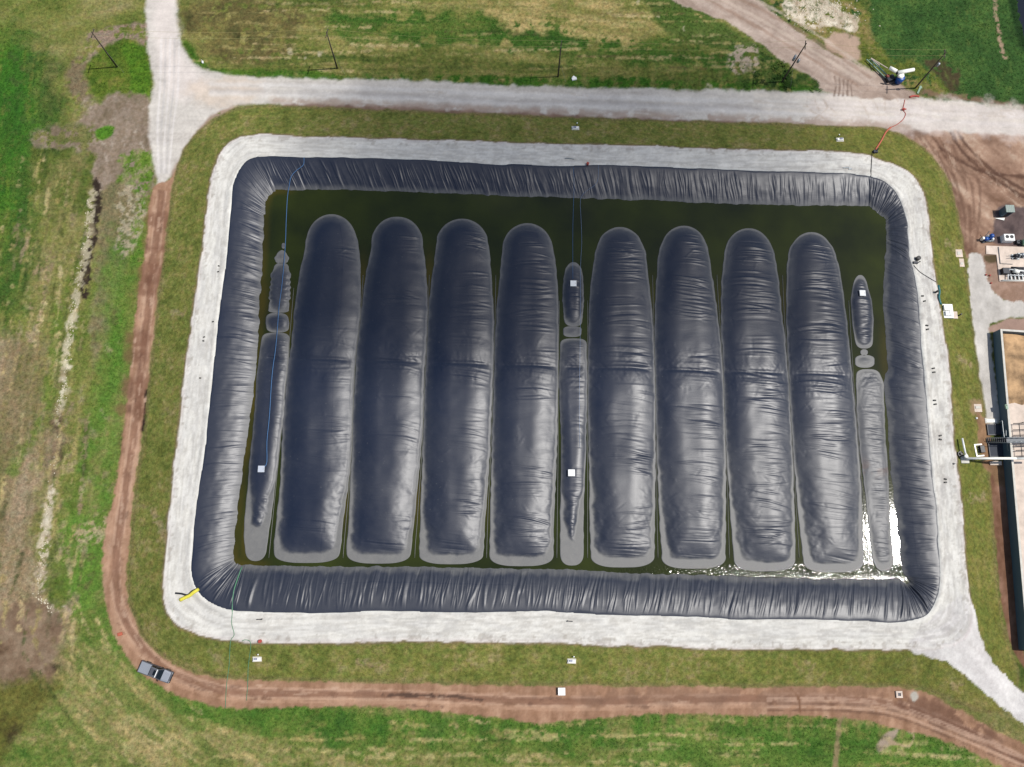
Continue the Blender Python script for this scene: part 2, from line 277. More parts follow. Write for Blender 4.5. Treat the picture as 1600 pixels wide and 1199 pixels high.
# --- worn streaks, dry grass and bare soil in the fields
def curve_pts(cx, cy, r_, a0, a1, n_=6): return [(cx+r_*math.cos(a0+(a1-a0)*i/(n_-1)), cy+r_*math.sin(a0+(a1-a0)*i/(n_-1))) for i in range(n_)]
tans = [(186,168,116),(170,156,102),(152,140,86),(196,176,130)]; dks = [(70,84,40),(58,70,34),(84,92,44)]
for k_ in range(130):                                             # mowing arcs round the lower left corner
    r_ = random.uniform(230,480); a0 = random.uniform(1.75,2.9); da = random.uniform(.05,.22)
    stroke(curve_pts(470,850,r_,a0,a0+da), random.uniform(.2,.6), random.choice(tans+dks[:1]), .4, .4, .9, alpha=random.uniform(.35,.75), brk=.44, bs=1.1) if r_*math.cos(a0) > -480 and 850+r_*math.sin(a0) > 1000 else None
for k_ in range(110):
    x_ = random.uniform(330,1580); y_ = random.uniform(1125,1205)
    stroke([(x_,y_),(x_+random.uniform(20,90),y_+random.uniform(-3,5))], random.uniform(.2,.6), random.choice(tans+dks), .5, .4, .9, alpha=random.uniform(.3,.7), brk=.44, bs=1.)
for k_ in range(150):
    x_ = random.uniform(0,140); y_ = random.uniform(230,960)
    stroke([(x_,y_),(x_-random.uniform(4,16),y_+random.uniform(25,90))], random.uniform(.25,.8), random.choice(tans+dks+[(150,128,104),(166,144,120)]), .6, .5, .9, alpha=random.uniform(.3,.7), brk=.44, bs=1.1)
for k_ in range(40):
    x_ = random.uniform(0,80); y_ = random.uniform(60,420)
    stroke([(x_,y_),(x_-random.uniform(0,6),y_+random.uniform(15,60))], random.uniform(.2,.5), random.choice([(110,122,50),(130,134,66),(44,70,30)]), .5, .4, .9, alpha=.5, brk=.45, bs=1.)
for k_ in range(130):
    x_ = random.uniform(300,1130); y_ = random.uniform(-5,112)
    stroke([(x_,y_),(x_+random.uniform(30,150),y_+random.uniform(-4,7))], random.uniform(.2,.6), random.choice(tans+dks+[(96,82,54)]), .5, .4, .9, alpha=random.uniform(.3,.65), brk=.44, bs=1.1)
for k_ in range(60):
    x_ = random.uniform(1400,1590); y_ = random.uniform(0,140)
    stroke([(x_,y_),(x_+random.uniform(-6,6),y_+random.uniform(8,26))], random.uniform(.2,.5), random.choice([(40,64,30),(84,108,50),(104,118,58)]), .5, .4, .9, alpha=.45, brk=.45, bs=1.)
for k_ in range(46):                                             # clods and weeds on the upper left soil and by the ditch
    x_ = random.uniform(88,200); y_ = random.uniform(290,950)
    stroke([(x_,y_),(x_+random.uniform(-8,8),y_+random.uniform(4,22))], random.uniform(.4,1.4), random.choice([(150,130,108),(92,80,56),(128,112,84),(170,154,122)]), 1., .7, .9, alpha=.5, brk=.46, bs=.9)
patch([(118,825),(160,800),(166,820),(150,850),(122,842)], (176,158,126), .8, .9, brk=.5, bs=.8, alpha=.8)
patch([(186,300),(222,296),(226,350),(200,400),(182,380)], (172,160,136), .8, .8, brk=.52, bs=.8, alpha=.8)
patch([(170,1120),(250,1130),(300,1170),(240,1190),(180,1160)], (176,160,112), 2, 1.5, brk=.5, bs=1.2, alpha=.6)
# --- gravel road
RU = [(277,-160),(275,0),(278,50),(290,80),(310,105),(345,114),(400,119),(520,124),(640,126),(800,134),(950,138),(1100,141),(1200,143),(1290,145),(1380,151),(1430,153),(1500,158),(1560,167),(1640,176),(1760,190)]
RL = [(1760,232),(1640,218),(1540,208),(1460,205),(1400,199),(1320,196),(1200,191),(1100,188),(1000,185),(900,180),(800,175),(700,171),(600,167),(540,163),(450,162),(400,163),(360,168),(330,182),(308,202),(292,228),(276,258),(264,278),(250,291),(242,270),(236,240),(233,170),(240,130),(232,90),(230,40),(236,-160)]
ROADP = RU+RL
stroke([(450,163),(540,166),(700,172),(900,181),(1100,189),(1300,196),(1440,205)], 2.6, (132,106,90), 1.4, .5, 2., grass=0)
stroke([(356,168),(326,184),(302,208),(286,240),(272,272)], 2.2, (164,142,124), .6, .7, 1.2, grass=0, brk=.25)
W_road = patch(ROADP, T(-2, 8, 1.4, [(.1,(188,180,171)),(.5,(210,203,194)),(.9,(226,219,208))], 7, .35, .4), .9, .5, 2.2, grass=0, var=.05)
patch([(240,-30),(272,-30),(276,60),(300,110),(330,130),(300,150),(262,150),(245,90)], (234,222,214), 3, 1, alpha=.7, grass=0)
patch([(300,125),(380,125),(420,150),(340,165),(310,160),(290,145)], (214,196,178), 2.5, 1.5, alpha=.7, grass=0)
for yo in (0, 14):
    stroke([(330,132+yo),(520,136+yo),(800,148+yo),(1100,157+yo),(1400,170+yo),(1600,182+yo)], 1.1, (228,224,220), .9, .3, alpha=.5, grass=0)
stroke([(330,142),(520,145),(800,157),(1100,166),(1400,179),(1600,191)], .9, (186,180,176), .9, .3, alpha=.5, grass=0)
for k_ in range(5):
    stroke([(252+k_*7,60),(250+k_*7,140),(246+k_*6,200),(248+k_*4,270)], .35, (190,186,184) if k_ % 2 else (238,232,228), .4, .15, alpha=.55, grass=0)
patch([(1290,146),(1430,153),(1600,172),(1600,214),(1300,194)], (224,210,202), 3, 2, alpha=.5, grass=0)
stroke([(430,158),(540,162),(700,168),(900,177),(1100,184),(1300,192),(1420,198)], 1.5, (170,146,130), 1.6, .6, 2.2, alpha=.7, grass=0, brk=.3, bs=3)
for k_ in range(60):
    x_ = random.uniform(360,1580); y_ = 128+(x_-360)*.036+random.uniform(0,30)
    stroke([(x_,y_),(x_+random.uniform(20,80),y_+random.uniform(1,4))], random.uniform(.15,.4), random.choice([(186,178,168),(232,227,218),(196,180,162)]), .4, .2, 1., alpha=.45, grass=0, brk=.4, bs=1.5)
for k_ in range(9):                                              # dark scuffs where vehicles turn
    x_ = random.uniform(1250,1430); stroke([(x_,150+random.uniform(0,6)),(x_+random.uniform(-4,14),168),(x_+random.uniform(-8,30),184)], .25, (186,166,148), .3, .2, alpha=.5, grass=0, brk=.4)
for yy_, w_, c_ in ((148,.8,(228,218,204)),(170,.7,(226,216,202)),(160,.6,(192,180,166))):
    stroke([(1180,yy_),(1380,yy_+9),(1600,yy_+20)], w_, c_, .8, .3, 2., alpha=.5, grass=0, brk=.35, bs=3)
# diagonal dirt road
W_dirtroad = patch([(900,-100),(1052,0),(1080,14),(1130,32),(1190,72),(1238,106),(1282,128),(1290,147),(1432,154),(1372,116),(1300,84),(1240,46),(1186,4),(1040,-100)], T(-32, 6, 1.6, [(.1,(150,130,116)),(.5,(178,158,144)),(.9,(204,186,172))], 5), .5, .6, grass=0)
for o in (0,9,20,27):
    stroke([(1096+o*1.6,-6-o*.4),(1180+o,40-o),(1260+o,88-o),(1340+o,134-o*.6)], .7, (150,122,104) if o in (0,20) else (206,188,172), .5, .3, alpha=.55, grass=0)
for o in range(5):
    stroke([(1304+o*7,120+o*2),(1306+o*6,136),(1303+o*7,150)], .35, (118,96,82), .3, .15, alpha=.7, grass=0)
# --- dirt track round the basin
TRO = [(240,292),(232,330),(226,400),(214,470),(206,560),(196,640),(186,720),(175,790),(163,830),(160,900),(166,955),(185,1005),(215,1045),(260,1078),(340,1105),(450,1106),(560,1104),(680,1112),(760,1120),(850,1131),(930,1122),(1040,1116),(1180,1118),(1320,1122),(1400,1138),(1480,1160),(1540,1185),(1600,1220)]
TRI = [(1740,1240),(1640,1184),(1600,1163),(1555,1142),(1500,1110),(1450,1085),(1390,1072),(1200,1074),(1000,1072),(800,1070),(600,1067),(450,1064),(340,1060),(280,1042),(235,1010),(212,970),(198,920),(202,850),(210,760),(222,680),(232,600),(242,520),(252,440),(262,350),(270,290),(280,262),(262,282)]
W_track = patch(TRO+[(1640,1242),(1740,1300)]+TRI, T(85, 8, 1.5, [(.1,(138,104,80)),(.5,(164,127,102)),(.9,(190,154,127))], 8, .3, .5), .4, .35, 1., grass=0)
mid = [(252,300),(244,370),(236,440),(226,520),(217,600),(208,680),(196,760),(184,840),(180,910),(192,965),(222,1012),(268,1052),(350,1080),(450,1085),(600,1087),(760,1094),(900,1098),(1100,1094),(1300,1094),(1400,1104),(1500,1140),(1600,1192)]
def off(pl, o):
    p = np.array(pl, float); t = np.gradient(p, axis=0); t /= np.hypot(t[:,0], t[:,1])[:,None]
    return [(a[0]-b[1]*o, a[1]+b[0]*o) for a, b in zip(p, t)]
for o, c_, w_ in ((-7,(204,168,144),.5),(-4,(124,90,72),.6),(3,(126,92,74),.6),(6,(206,170,144),.5),(11,(190,152,126),.5),(0,(146,110,90),.9)):
    stroke(off(mid, o), w_, c_, .35, .2, 1.5, alpha=.65, grass=0, brk=.3, bs=4)
for px_, py_, r_ in ((252,345,9),(246,388,6),(240,425,14),(236,450,10),(216,530,10),(212,556,9),(214,605,14),(206,640,10)):
    patch([(px_-18,py_-r_),(px_+16,py_-r_),(px_+16,py_+r_),(px_-20,py_+r_)], (120,84,66), 1.2, .8, alpha=.62, grass=0)
stroke([(229,610),(227,640),(223,672)], .5, (44,32,28), .3, .2, grass=0)
for k_ in range(150):                                             # smaller ruts and clods along the track
    i0_ = random.uniform(0,.9); i_ = int(i0_*(len(mid)-2)); o = random.uniform(-13,14); seg = off(mid, o)[i_:i_+2]
    a_, b_ = np.array(seg[0]), np.array(seg[1]); t0 = random.random()*.7; t1 = t0+random.uniform(.05,.4)
    stroke([tuple(a_+(b_-a_)*t0), tuple(a_+(b_-a_)*min(t1,1))], random.uniform(.12,.4), random.choice([(204,172,148),(120,88,70),(98,72,60),(190,156,132),(176,140,116)]), .3, .25, .8, alpha=random.uniform(.35,.7), grass=0, brk=.4, bs=1.5, k=1)
patch([(960,1074),(1200,1075),(1380,1076),(1300,1098),(1180,1100),(1000,1100),(900,1104)], (132,102,84), 1.5, 1.2, alpha=.55, brk=.35, bs=3, grass=0)
patch([(1380,1090),(1470,1100),(1540,1135),(1580,1165),(1500,1145),(1420,1115)], (104,74,60), 1.5, 1, alpha=.7, brk=.3, bs=2.5, grass=0)
for o in (-6,-2,3,8,13):
    stroke([(1200,1097+o),(1320,1098+o),(1400,1108+o),(1480,1138+o),(1600,1188+o)], .35, (100,74,62) if o % 2 else (196,164,142), .3, .15, alpha=.6, grass=0, brk=.3, bs=3)
stroke([(1235,1075),(1248,1092),(1250,1112)], .4, (126,92,70), .3, .2, grass=0); stroke([(600,1086),(700,1088),(770,1096)], .5, (96,74,62), .3, .3, grass=0, brk=.4)
patch([(1424,1084),(1432,1082),(1434,1092),(1426,1096)], (186,180,168), .4, .3, grass=0)
for k_ in range(34):
    x_ = random.uniform(1225,1345); y_ = random.uniform(-5,60)
    stroke([(x_,y_),(x_+random.uniform(-8,8),y_+random.uniform(1,6))], random.uniform(.3,.9), random.choice([(60,84,34),(96,106,48),(84,92,50)]), .6, .5, .8, alpha=.7, brk=.42, bs=.8, grass=1)
# --- grass of the bank
W_toe2 = gpoly(TOE, True, 2)
def bank(x, y):
    t = .45*fbm(x, y, 3.2, 4, 12, .6)+.55*fbm(x, y, .75, 4, 14, .65)
    return ramp(t, [(.2,(98,107,48)),(.45,(119,125,61)),(.62,(132,129,71)),(.85,(153,140,96))])
dm = sstep(-.25, .25, D_toe+wob*.7)
put(whole, dm, bank, 1)
rightb = sstep(45, 75, GX)*dm*.7
put(whole, rightb, T(85, 2, 2.2, [(.2,(90,100,42)),(.6,(115,115,54)),(.9,(138,128,78))], 2), None)
put(whole, sstep(.9, .1, D_toe)*dm*.45, (122,104,78), None)
for q in ([(1480,380),(1492,386)],[(1500,560),(1514,570)],[(1518,780),(1540,776)],[(1525,640),(1530,646)],[(270,487),(285,487)],[(240,800),(262,850)],[(1480,1065),(1500,1075)],[(332,1018),(338,1028)],[(1262,1040),(1266,1043)],[(560,1035),(600,1040)]):
    stroke(q, 1.2, (160,142,108), 1., .8, .8, alpha=.7, brk=.42, bs=.7, k=1)
# --- pale crest
cm = sstep(-.12, .12, D_cr2)
put(whole, sstep(-.55, -.15, D_cr2)*.6*dm, (132,106,92), 0)
put(whole, cm, T(-3, 1, 1.3, [(.1,(204,199,190)),(.5,(225,221,212)),(.9,(238,235,226))], 3, .4, .35), 0)
W_ramp = gpoly([(1420,1015),(1480,1035),(1520,1065),(1560,1100),(1600,1132),(1760,1262),(1760,1212),(1600,1083),(1570,1055),(1545,1025),(1531,990),(1514,930),(1490,940),(1440,980)], True, 3)
patch(None, T(-40, 3, 1.5, [(.1,(196,190,186)),(.5,(216,211,207)),(.9,(232,228,223))], 5, .4, .35), .3, .3, .9, grass=0, w=W_ramp)
ang = np.arctan2(GY-W_cr[:,1].mean(), GX-W_cr[:,0].mean())
rel = D_cr/(D_cr-D_li+1e-3)                                     # 0 at the grass, 1 at the liner
def loopnoise(s, sc): return fbm(ang*60, rel*14, sc, 3, s)
on = (D_cr2 > 0.1)*(D_li < 0)
put(whole, on*.5*np.exp(-((D_li+1.15+wob*.5)/.18)**2)*sstep(.3,.6,fbm(GX,GY,5,2,3)), (176,174,168), None)
put(whole, on*.35*np.exp(-((D_li+2.3+wob*.8)/.3)**2)*sstep(.35,.65,fbm(GX,GY,6,2,6)), (190,187,182), None)
put(whole, on*.5*sstep(.45,.62,loopnoise(4,2.6)), (200,197,192), None)
put(whole, on*.75*sstep(.45,.0,-D_li), (240,240,232), None)
put(whole, (D_cr2 > 0)*sstep(40,75,GX)*sstep(.55,.7,fbm(GX,GY,1.2,5,8,.65))*.4*(D_li < 0), (168,162,158), None)
put(whole, (D_cr2 > 0)*sstep(.8,.0,D_cr2)*.35, (222,204,202), None)
put(whole, (D_cr2 > 0)*(D_li < 0)*.42*sstep(.5,.66,fbm(ang*26, rel*20, 1.0, 4, 11)), (192,187,178), None)
put(whole, (D_cr2 > 0)*(D_li < 0)*.4*sstep(.52,.68,fbm(ang*26, rel*16, 1.0, 4, 15)), (244,241,233), None)
put(whole, (D_cr2 > .2)*(D_cr2 < 1.3)*(D_li < 0)*.45*sstep(.68,.78,fbm(GX, GY, .8, 4, 17)), (158,148,136), None)
# --- paving slab patches painted as soil stains
patch([(1526,640),(1536,650),(1546,662),(1550,716),(1562,722),(1584,726),(1592,760),(1560,760),(1548,740),(1536,722),(1530,690),(1527,660)], T(80, 2, 1.6, [(.1,(118,90,66)),(.9,(164,130,100))], 9), .7, .5, grass=.1)
patch([(1518,628),(1534,626),(1536,646),(1520,648)], (158,130,104), .8, .7, alpha=.8, grass=.1)
# ---------------------------------------------------------------- materials
def newmat(name):
    m = bpy.data.materials.new(name); m.use_nodes = True
    nt = m.node_tree; return m, nt, nt.nodes['Principled BSDF']
def N(nt, t, **kw):
    nd = nt.nodes.new(t)
    for k_, v in kw.items():
        if k_ in nd.inputs: nd.inputs[k_].default_value = v
        else: setattr(nd, k_, v)
    return nd
def simple(name, col, rough=.6, metal=0, var=.12, scale=3, bump=.0, bs=20):
    m, nt, b = newmat(name); L = nt.links.new
    tc = N(nt, 'ShaderNodeTexCoord'); nz = N(nt, 'ShaderNodeTexNoise', Scale=scale, Detail=5.0, Roughness=.65)
    L(tc.outputs['Object'], nz.inputs['Vector'])
    mr = N(nt, 'ShaderNodeMapRange'); mr.inputs['To Min'].default_value = 1-var; mr.inputs['To Max'].default_value = 1+var
    L(nz.outputs['Fac'], mr.inputs['Value'])
    vm = N(nt, 'ShaderNodeVectorMath', operation='SCALE'); vm.inputs[0].default_value = tuple(lin(col)) if max(col) > 1 else tuple(col)
    L(mr.outputs['Result'], vm.inputs['Scale']); L(vm.outputs['Vector'], b.inputs['Base Color'])
    b.inputs['Roughness'].default_value = rough; b.inputs['Metallic'].default_value = metal
    if bump:
        n2 = N(nt, 'ShaderNodeTexNoise', Scale=bs, Detail=4.0); L(tc.outputs['Object'], n2.inputs['Vector'])
        bp = N(nt, 'ShaderNodeBump', Strength=bump, Distance=.02); L(n2.outputs['Fac'], bp.inputs['Height']); L(bp.outputs['Normal'], b.inputs['Normal'])
    return m
def ground_mat(name):
    m, nt, b = newmat(name); L = nt.links.new
    at_ = N(nt, 'ShaderNodeAttribute', attribute_name='Col'); gr = N(nt, 'ShaderNodeAttribute', attribute_name='grass')
    geo = N(nt, 'ShaderNodeNewGeometry')
    a = N(nt, 'ShaderNodeTexNoise', Scale=1.6, Detail=9.0, Roughness=.78); L(geo.outputs['Position'], a.inputs['Vector'])
    b2 = N(nt, 'ShaderNodeTexNoise', Scale=.25, Detail=6.0, Roughness=.65); L(geo.outputs['Position'], b2.inputs['Vector'])
    am = N(nt, 'ShaderNodeMapRange'); L(gr.outputs['Fac'], am.inputs['Value']); am.inputs['To Min'].default_value = .5; am.inputs['To Max'].default_value = 3.0
    s1 = N(nt, 'ShaderNodeMath', operation='SUBTRACT'); L(a.outputs['Fac'], s1.inputs[0]); s1.inputs[1].default_value = .5
    s2 = N(nt, 'ShaderNodeMath', operation='MULTIPLY_ADD'); L(s1.outputs[0], s2.inputs[0]); L(am.outputs['Result'], s2.inputs[1]); s2.inputs[2].default_value = 1.0
    c1 = N(nt, 'ShaderNodeMath', operation='MAXIMUM'); L(s2.outputs[0], c1.inputs[0]); c1.inputs[1].default_value = .25
    s3 = N(nt, 'ShaderNodeMapRange'); L(b2.outputs['Fac'], s3.inputs['Value']); s3.inputs['To Min'].default_value = .82; s3.inputs['To Max'].default_value = 1.18
    mu = N(nt, 'ShaderNodeMath', operation='MULTIPLY'); L(c1.outputs[0], mu.inputs[0]); L(s3.outputs['Result'], mu.inputs[1])
    vm = N(nt, 'ShaderNodeVectorMath', operation='SCALE'); L(at_.outputs['Color'], vm.inputs[0]); L(mu.outputs[0], vm.inputs['Scale'])
    h1 = N(nt, 'ShaderNodeTexNoise', Scale=.7, Detail=8.0, Roughness=.75); L(geo.outputs['Position'], h1.inputs['Vector'])
    h2 = N(nt, 'ShaderNodeMapRange'); L(h1.outputs['Fac'], h2.inputs['Value']); h2.inputs['From Min'].default_value = .35; h2.inputs['From Max'].default_value = .65
    h3 = N(nt, 'ShaderNodeMix', data_type='RGBA'); L(h2.outputs['Result'], h3.inputs['Factor']); h3.inputs['A'].default_value = (1.12,1.0,.98,1); h3.inputs['B'].default_value = (.88,1.0,.98,1)
    h4 = N(nt, 'ShaderNodeMix', data_type='RGBA'); L(gr.outputs['Fac'], h4.inputs['Factor']); h4.inputs['A'].default_value = (1,1,1,1); L(h3.outputs['Result'], h4.inputs['B'])
    h5 = N(nt, 'ShaderNodeVectorMath', operation='MULTIPLY'); L(vm.outputs['Vector'], h5.inputs[0]); L(h4.outputs['Result'], h5.inputs[1])
    L(h5.outputs['Vector'], b.inputs['Base Color']); b.inputs['Roughness'].default_value = .95; b.inputs['Specular IOR Level'].default_value = .15
    n3 = N(nt, 'ShaderNodeTexNoise', Scale=3.2, Detail=6.0, Roughness=.7); L(geo.outputs['Position'], n3.inputs['Vector'])
    bst = N(nt, 'ShaderNodeMapRange'); L(gr.outputs['Fac'], bst.inputs['Value']); bst.inputs['To Min'].default_value = .25; bst.inputs['To Max'].default_value = .75
    bp = N(nt, 'ShaderNodeBump', Distance=.16); L(bst.outputs['Result'], bp.inputs['Strength']); L(n3.outputs['Fac'], bp.inputs['Height']); L(bp.outputs['Normal'], b.inputs['Normal'])
    return m
def liner_mat(name):
    m, nt, b = newmat(name); L = nt.links.new
    du = N(nt, 'ShaderNodeAttribute', attribute_name='dust_sheen'); rd = N(nt, 'ShaderNodeAttribute', attribute_name='rust')
    geo = N(nt, 'ShaderNodeNewGeometry')
    mp = N(nt, 'ShaderNodeMapping'); mp.inputs['Scale'].default_value = (.35,1.6,1); L(geo.outputs['Position'], mp.inputs['Vector'])
    a = N(nt, 'ShaderNodeTexNoise', Scale=1.0, Detail=7.0, Roughness=.68, Distortion=.6); L(mp.outputs['Vector'], a.inputs['Vector'])
    c = N(nt, 'ShaderNodeTexNoise', Scale=.12, Detail=4.0); L(geo.outputs['Position'], c.inputs['Vector'])
    cr = N(nt, 'ShaderNodeMapRange'); L(c.outputs['Fac'], cr.inputs['Value']); cr.inputs['From Min'].default_value = .3; cr.inputs['From Max'].default_value = .7; cr.inputs['To Min'].default_value = 0; cr.inputs['To Max'].default_value = .06
    nd = N(nt, 'ShaderNodeMath', operation='MULTIPLY_ADD'); L(a.outputs['Fac'], nd.inputs[0]); nd.inputs[1].default_value = .05; L(cr.outputs['Result'], nd.inputs[2])
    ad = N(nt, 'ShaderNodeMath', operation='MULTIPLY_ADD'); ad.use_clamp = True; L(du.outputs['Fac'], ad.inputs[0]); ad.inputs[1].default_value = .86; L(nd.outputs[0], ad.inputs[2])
    se = N(nt, 'ShaderNodeAttribute', attribute_name='seamd'); ab = N(nt, 'ShaderNodeMath', operation='ABSOLUTE'); L(se.outputs['Fac'], ab.inputs[0])
    sm_ = N(nt, 'ShaderNodeMapRange'); L(ab.outputs[0], sm_.inputs['Value']); sm_.inputs['From Min'].default_value = .03; sm_.inputs['From Max'].default_value = .10; sm_.inputs['To Min'].default_value = .045; sm_.inputs['To Max'].default_value = 0
    sp = N(nt, 'ShaderNodeTexNoise', Scale=2.6, Detail=2.0, Roughness=.5); L(geo.outputs['Position'], sp.inputs['Vector'])
    sq = N(nt, 'ShaderNodeMapRange'); L(sp.outputs['Fac'], sq.inputs['Value']); sq.inputs['From Min'].default_value = .70; sq.inputs['From Max'].default_value = .76; sq.inputs['To Max'].default_value = .22
    a1 = N(nt, 'ShaderNodeMath', operation='SUBTRACT'); L(ad.outputs[0], a1.inputs[0]); L(sm_.outputs['Result'], a1.inputs[1])
    a2 = N(nt, 'ShaderNodeMath', operation='ADD'); a2.use_clamp = True; L(a1.outputs[0], a2.inputs[0]); L(sq.outputs['Result'], a2.inputs[1])
    st_ = N(nt, 'ShaderNodeTexNoise', Scale=.55, Detail=8.0, Roughness=.7, Distortion=.8); L(geo.outputs['Position'], st_.inputs['Vector'])
    sg_ = N(nt, 'ShaderNodeMapRange'); L(st_.outputs['Fac'], sg_.inputs['Value']); sg_.inputs['From Min'].default_value = .3; sg_.inputs['From Max'].default_value = .7; sg_.inputs['To Min'].default_value = .78; sg_.inputs['To Max'].default_value = 1.1
    a3 = N(nt, 'ShaderNodeMath', operation='MULTIPLY'); a3.use_clamp = True; L(a2.outputs[0], a3.inputs[0]); L(sg_.outputs['Result'], a3.inputs[1])
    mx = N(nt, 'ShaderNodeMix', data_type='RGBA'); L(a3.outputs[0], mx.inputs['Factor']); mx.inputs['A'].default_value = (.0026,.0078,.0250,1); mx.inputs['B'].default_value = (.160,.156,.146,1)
    m2 = N(nt, 'ShaderNodeMix', data_type='RGBA'); L(rd.outputs['Fac'], m2.inputs['Factor']); L(mx.outputs['Result'], m2.inputs['A']); m2.inputs['B'].default_value = (.085,.05,.04,1)
    L(m2.outputs['Result'], b.inputs['Base Color'])
    rr = N(nt, 'ShaderNodeMapRange'); L(a3.outputs[0], rr.inputs['Value']); rr.inputs['To Min'].default_value = .385; rr.inputs['To Max'].default_value = .62
    L(rr.outputs['Result'], b.inputs['Roughness'])
    b.inputs['Specular IOR Level'].default_value = .5
    bp = N(nt, 'ShaderNodeBump', Strength=.30, Distance=.05); L(a.outputs['Fac'], bp.inputs['Height']); L(bp.outputs['Normal'], b.inputs['Normal'])
    return m
def water_mat(name):
    m, nt, b = newmat(name); L = nt.links.new
    rp = N(nt, 'ShaderNodeAttribute', attribute_name='ripple'); sh = N(nt, 'ShaderNodeAttribute', attribute_name='shallow')
    geo = N(nt, 'ShaderNodeNewGeometry')
    c0 = N(nt, 'ShaderNodeTexNoise', Scale=.09, Detail=5.0); L(geo.outputs['Position'], c0.inputs['Vector'])
    c = N(nt, 'ShaderNodeMapRange'); L(c0.outputs['Fac'], c.inputs['Value']); c.inputs['From Min'].default_value = .35; c.inputs['From Max'].default_value = .68
    mx = N(nt, 'ShaderNodeMix', data_type='RGBA'); L(c.outputs['Result'], mx.inputs['Factor']); mx.inputs['A'].default_value = (.011,.0155,.004,1); mx.inputs['B'].default_value = (.026,.034,.005,1)
    m2 = N(nt, 'ShaderNodeMix', data_type='RGBA'); L(sh.outputs['Fac'], m2.inputs['Factor']); L(mx.outputs['Result'], m2.inputs['A']); m2.inputs['B'].default_value = (.060,.045,.006,1)
    L(m2.outputs['Result'], b.inputs['Base Color']); b.inputs['Roughness'].default_value = .05; b.inputs['IOR'].default_value = 1.33
    n1 = N(nt, 'ShaderNodeTexNoise', Scale=2.7, Detail=2.0, Roughness=.5); L(geo.outputs['Position'], n1.inputs['Vector'])
    st = N(nt, 'ShaderNodeMapRange'); L(rp.outputs['Fac'], st.inputs['Value']); st.inputs['To Min'].default_value = .012; st.inputs['To Max'].default_value = 1.0
    bp = N(nt, 'ShaderNodeBump', Distance=.105); L(st.outputs['Result'], bp.inputs['Strength']); L(n1.outputs['Fac'], bp.inputs['Height']); L(bp.outputs['Normal'], b.inputs['Normal'])
    return m
MG = ground_mat('ground_surface'); ML = liner_mat('black_membrane'); MWT = water_mat('olive_water')
# ---------------------------------------------------------------- object helpers
def tag(o, label, cat, group=None, kind=None):
    if label: o['label'] = label
    if cat: o['category'] = cat
    if group: o['group'] = group
    if kind: o['kind'] = kind
    return o
def empty(name, loc, label, cat, group=None, rz=0):
    o = bpy.data.objects.new(name, None); COL.objects.link(o); o.location = loc; o.rotation_euler = (0,0,rz); o.empty_display_size = .3
    return tag(o, label, cat, group)
def link(name, me, mat, parent=None):
    o = bpy.data.objects.new(name, me); COL.objects.link(o)
    if mat is not None and not me.materials: me.materials.append(mat)
    if parent is not None: o.parent = parent
    return o
def fastmesh(name, V, Fq, mat, parent=None, smooth=True, attrs=None, col=None):
    me = bpy.data.meshes.new(name); V = np.asarray(V, np.float32); Fq = np.asarray(Fq, np.int32); k_ = Fq.shape[1]
    me.vertices.add(len(V)); me.vertices.foreach_set('co', V.ravel())
    me.loops.add(Fq.size); me.loops.foreach_set('vertex_index', Fq.ravel())
    me.polygons.add(len(Fq)); me.polygons.foreach_set('loop_start', np.arange(len(Fq), dtype=np.int32)*k_)
    me.polygons.foreach_set('use_smooth', np.full(len(Fq), smooth))
    me.update(calc_edges=True)
    for nm, a in (attrs or {}).items():
        at_ = me.attributes.new(nm, 'FLOAT', 'POINT'); at_.data.foreach_set('value', np.asarray(a, np.float32).ravel())
    if col is not None:
        at_ = me.attributes.new('Col', 'FLOAT_COLOR', 'POINT')
        at_.data.foreach_set('color', np.concatenate([col, np.ones((len(col),1))], 1).astype(np.float32).ravel())
    me.validate(); return link(name, me, mat, parent)
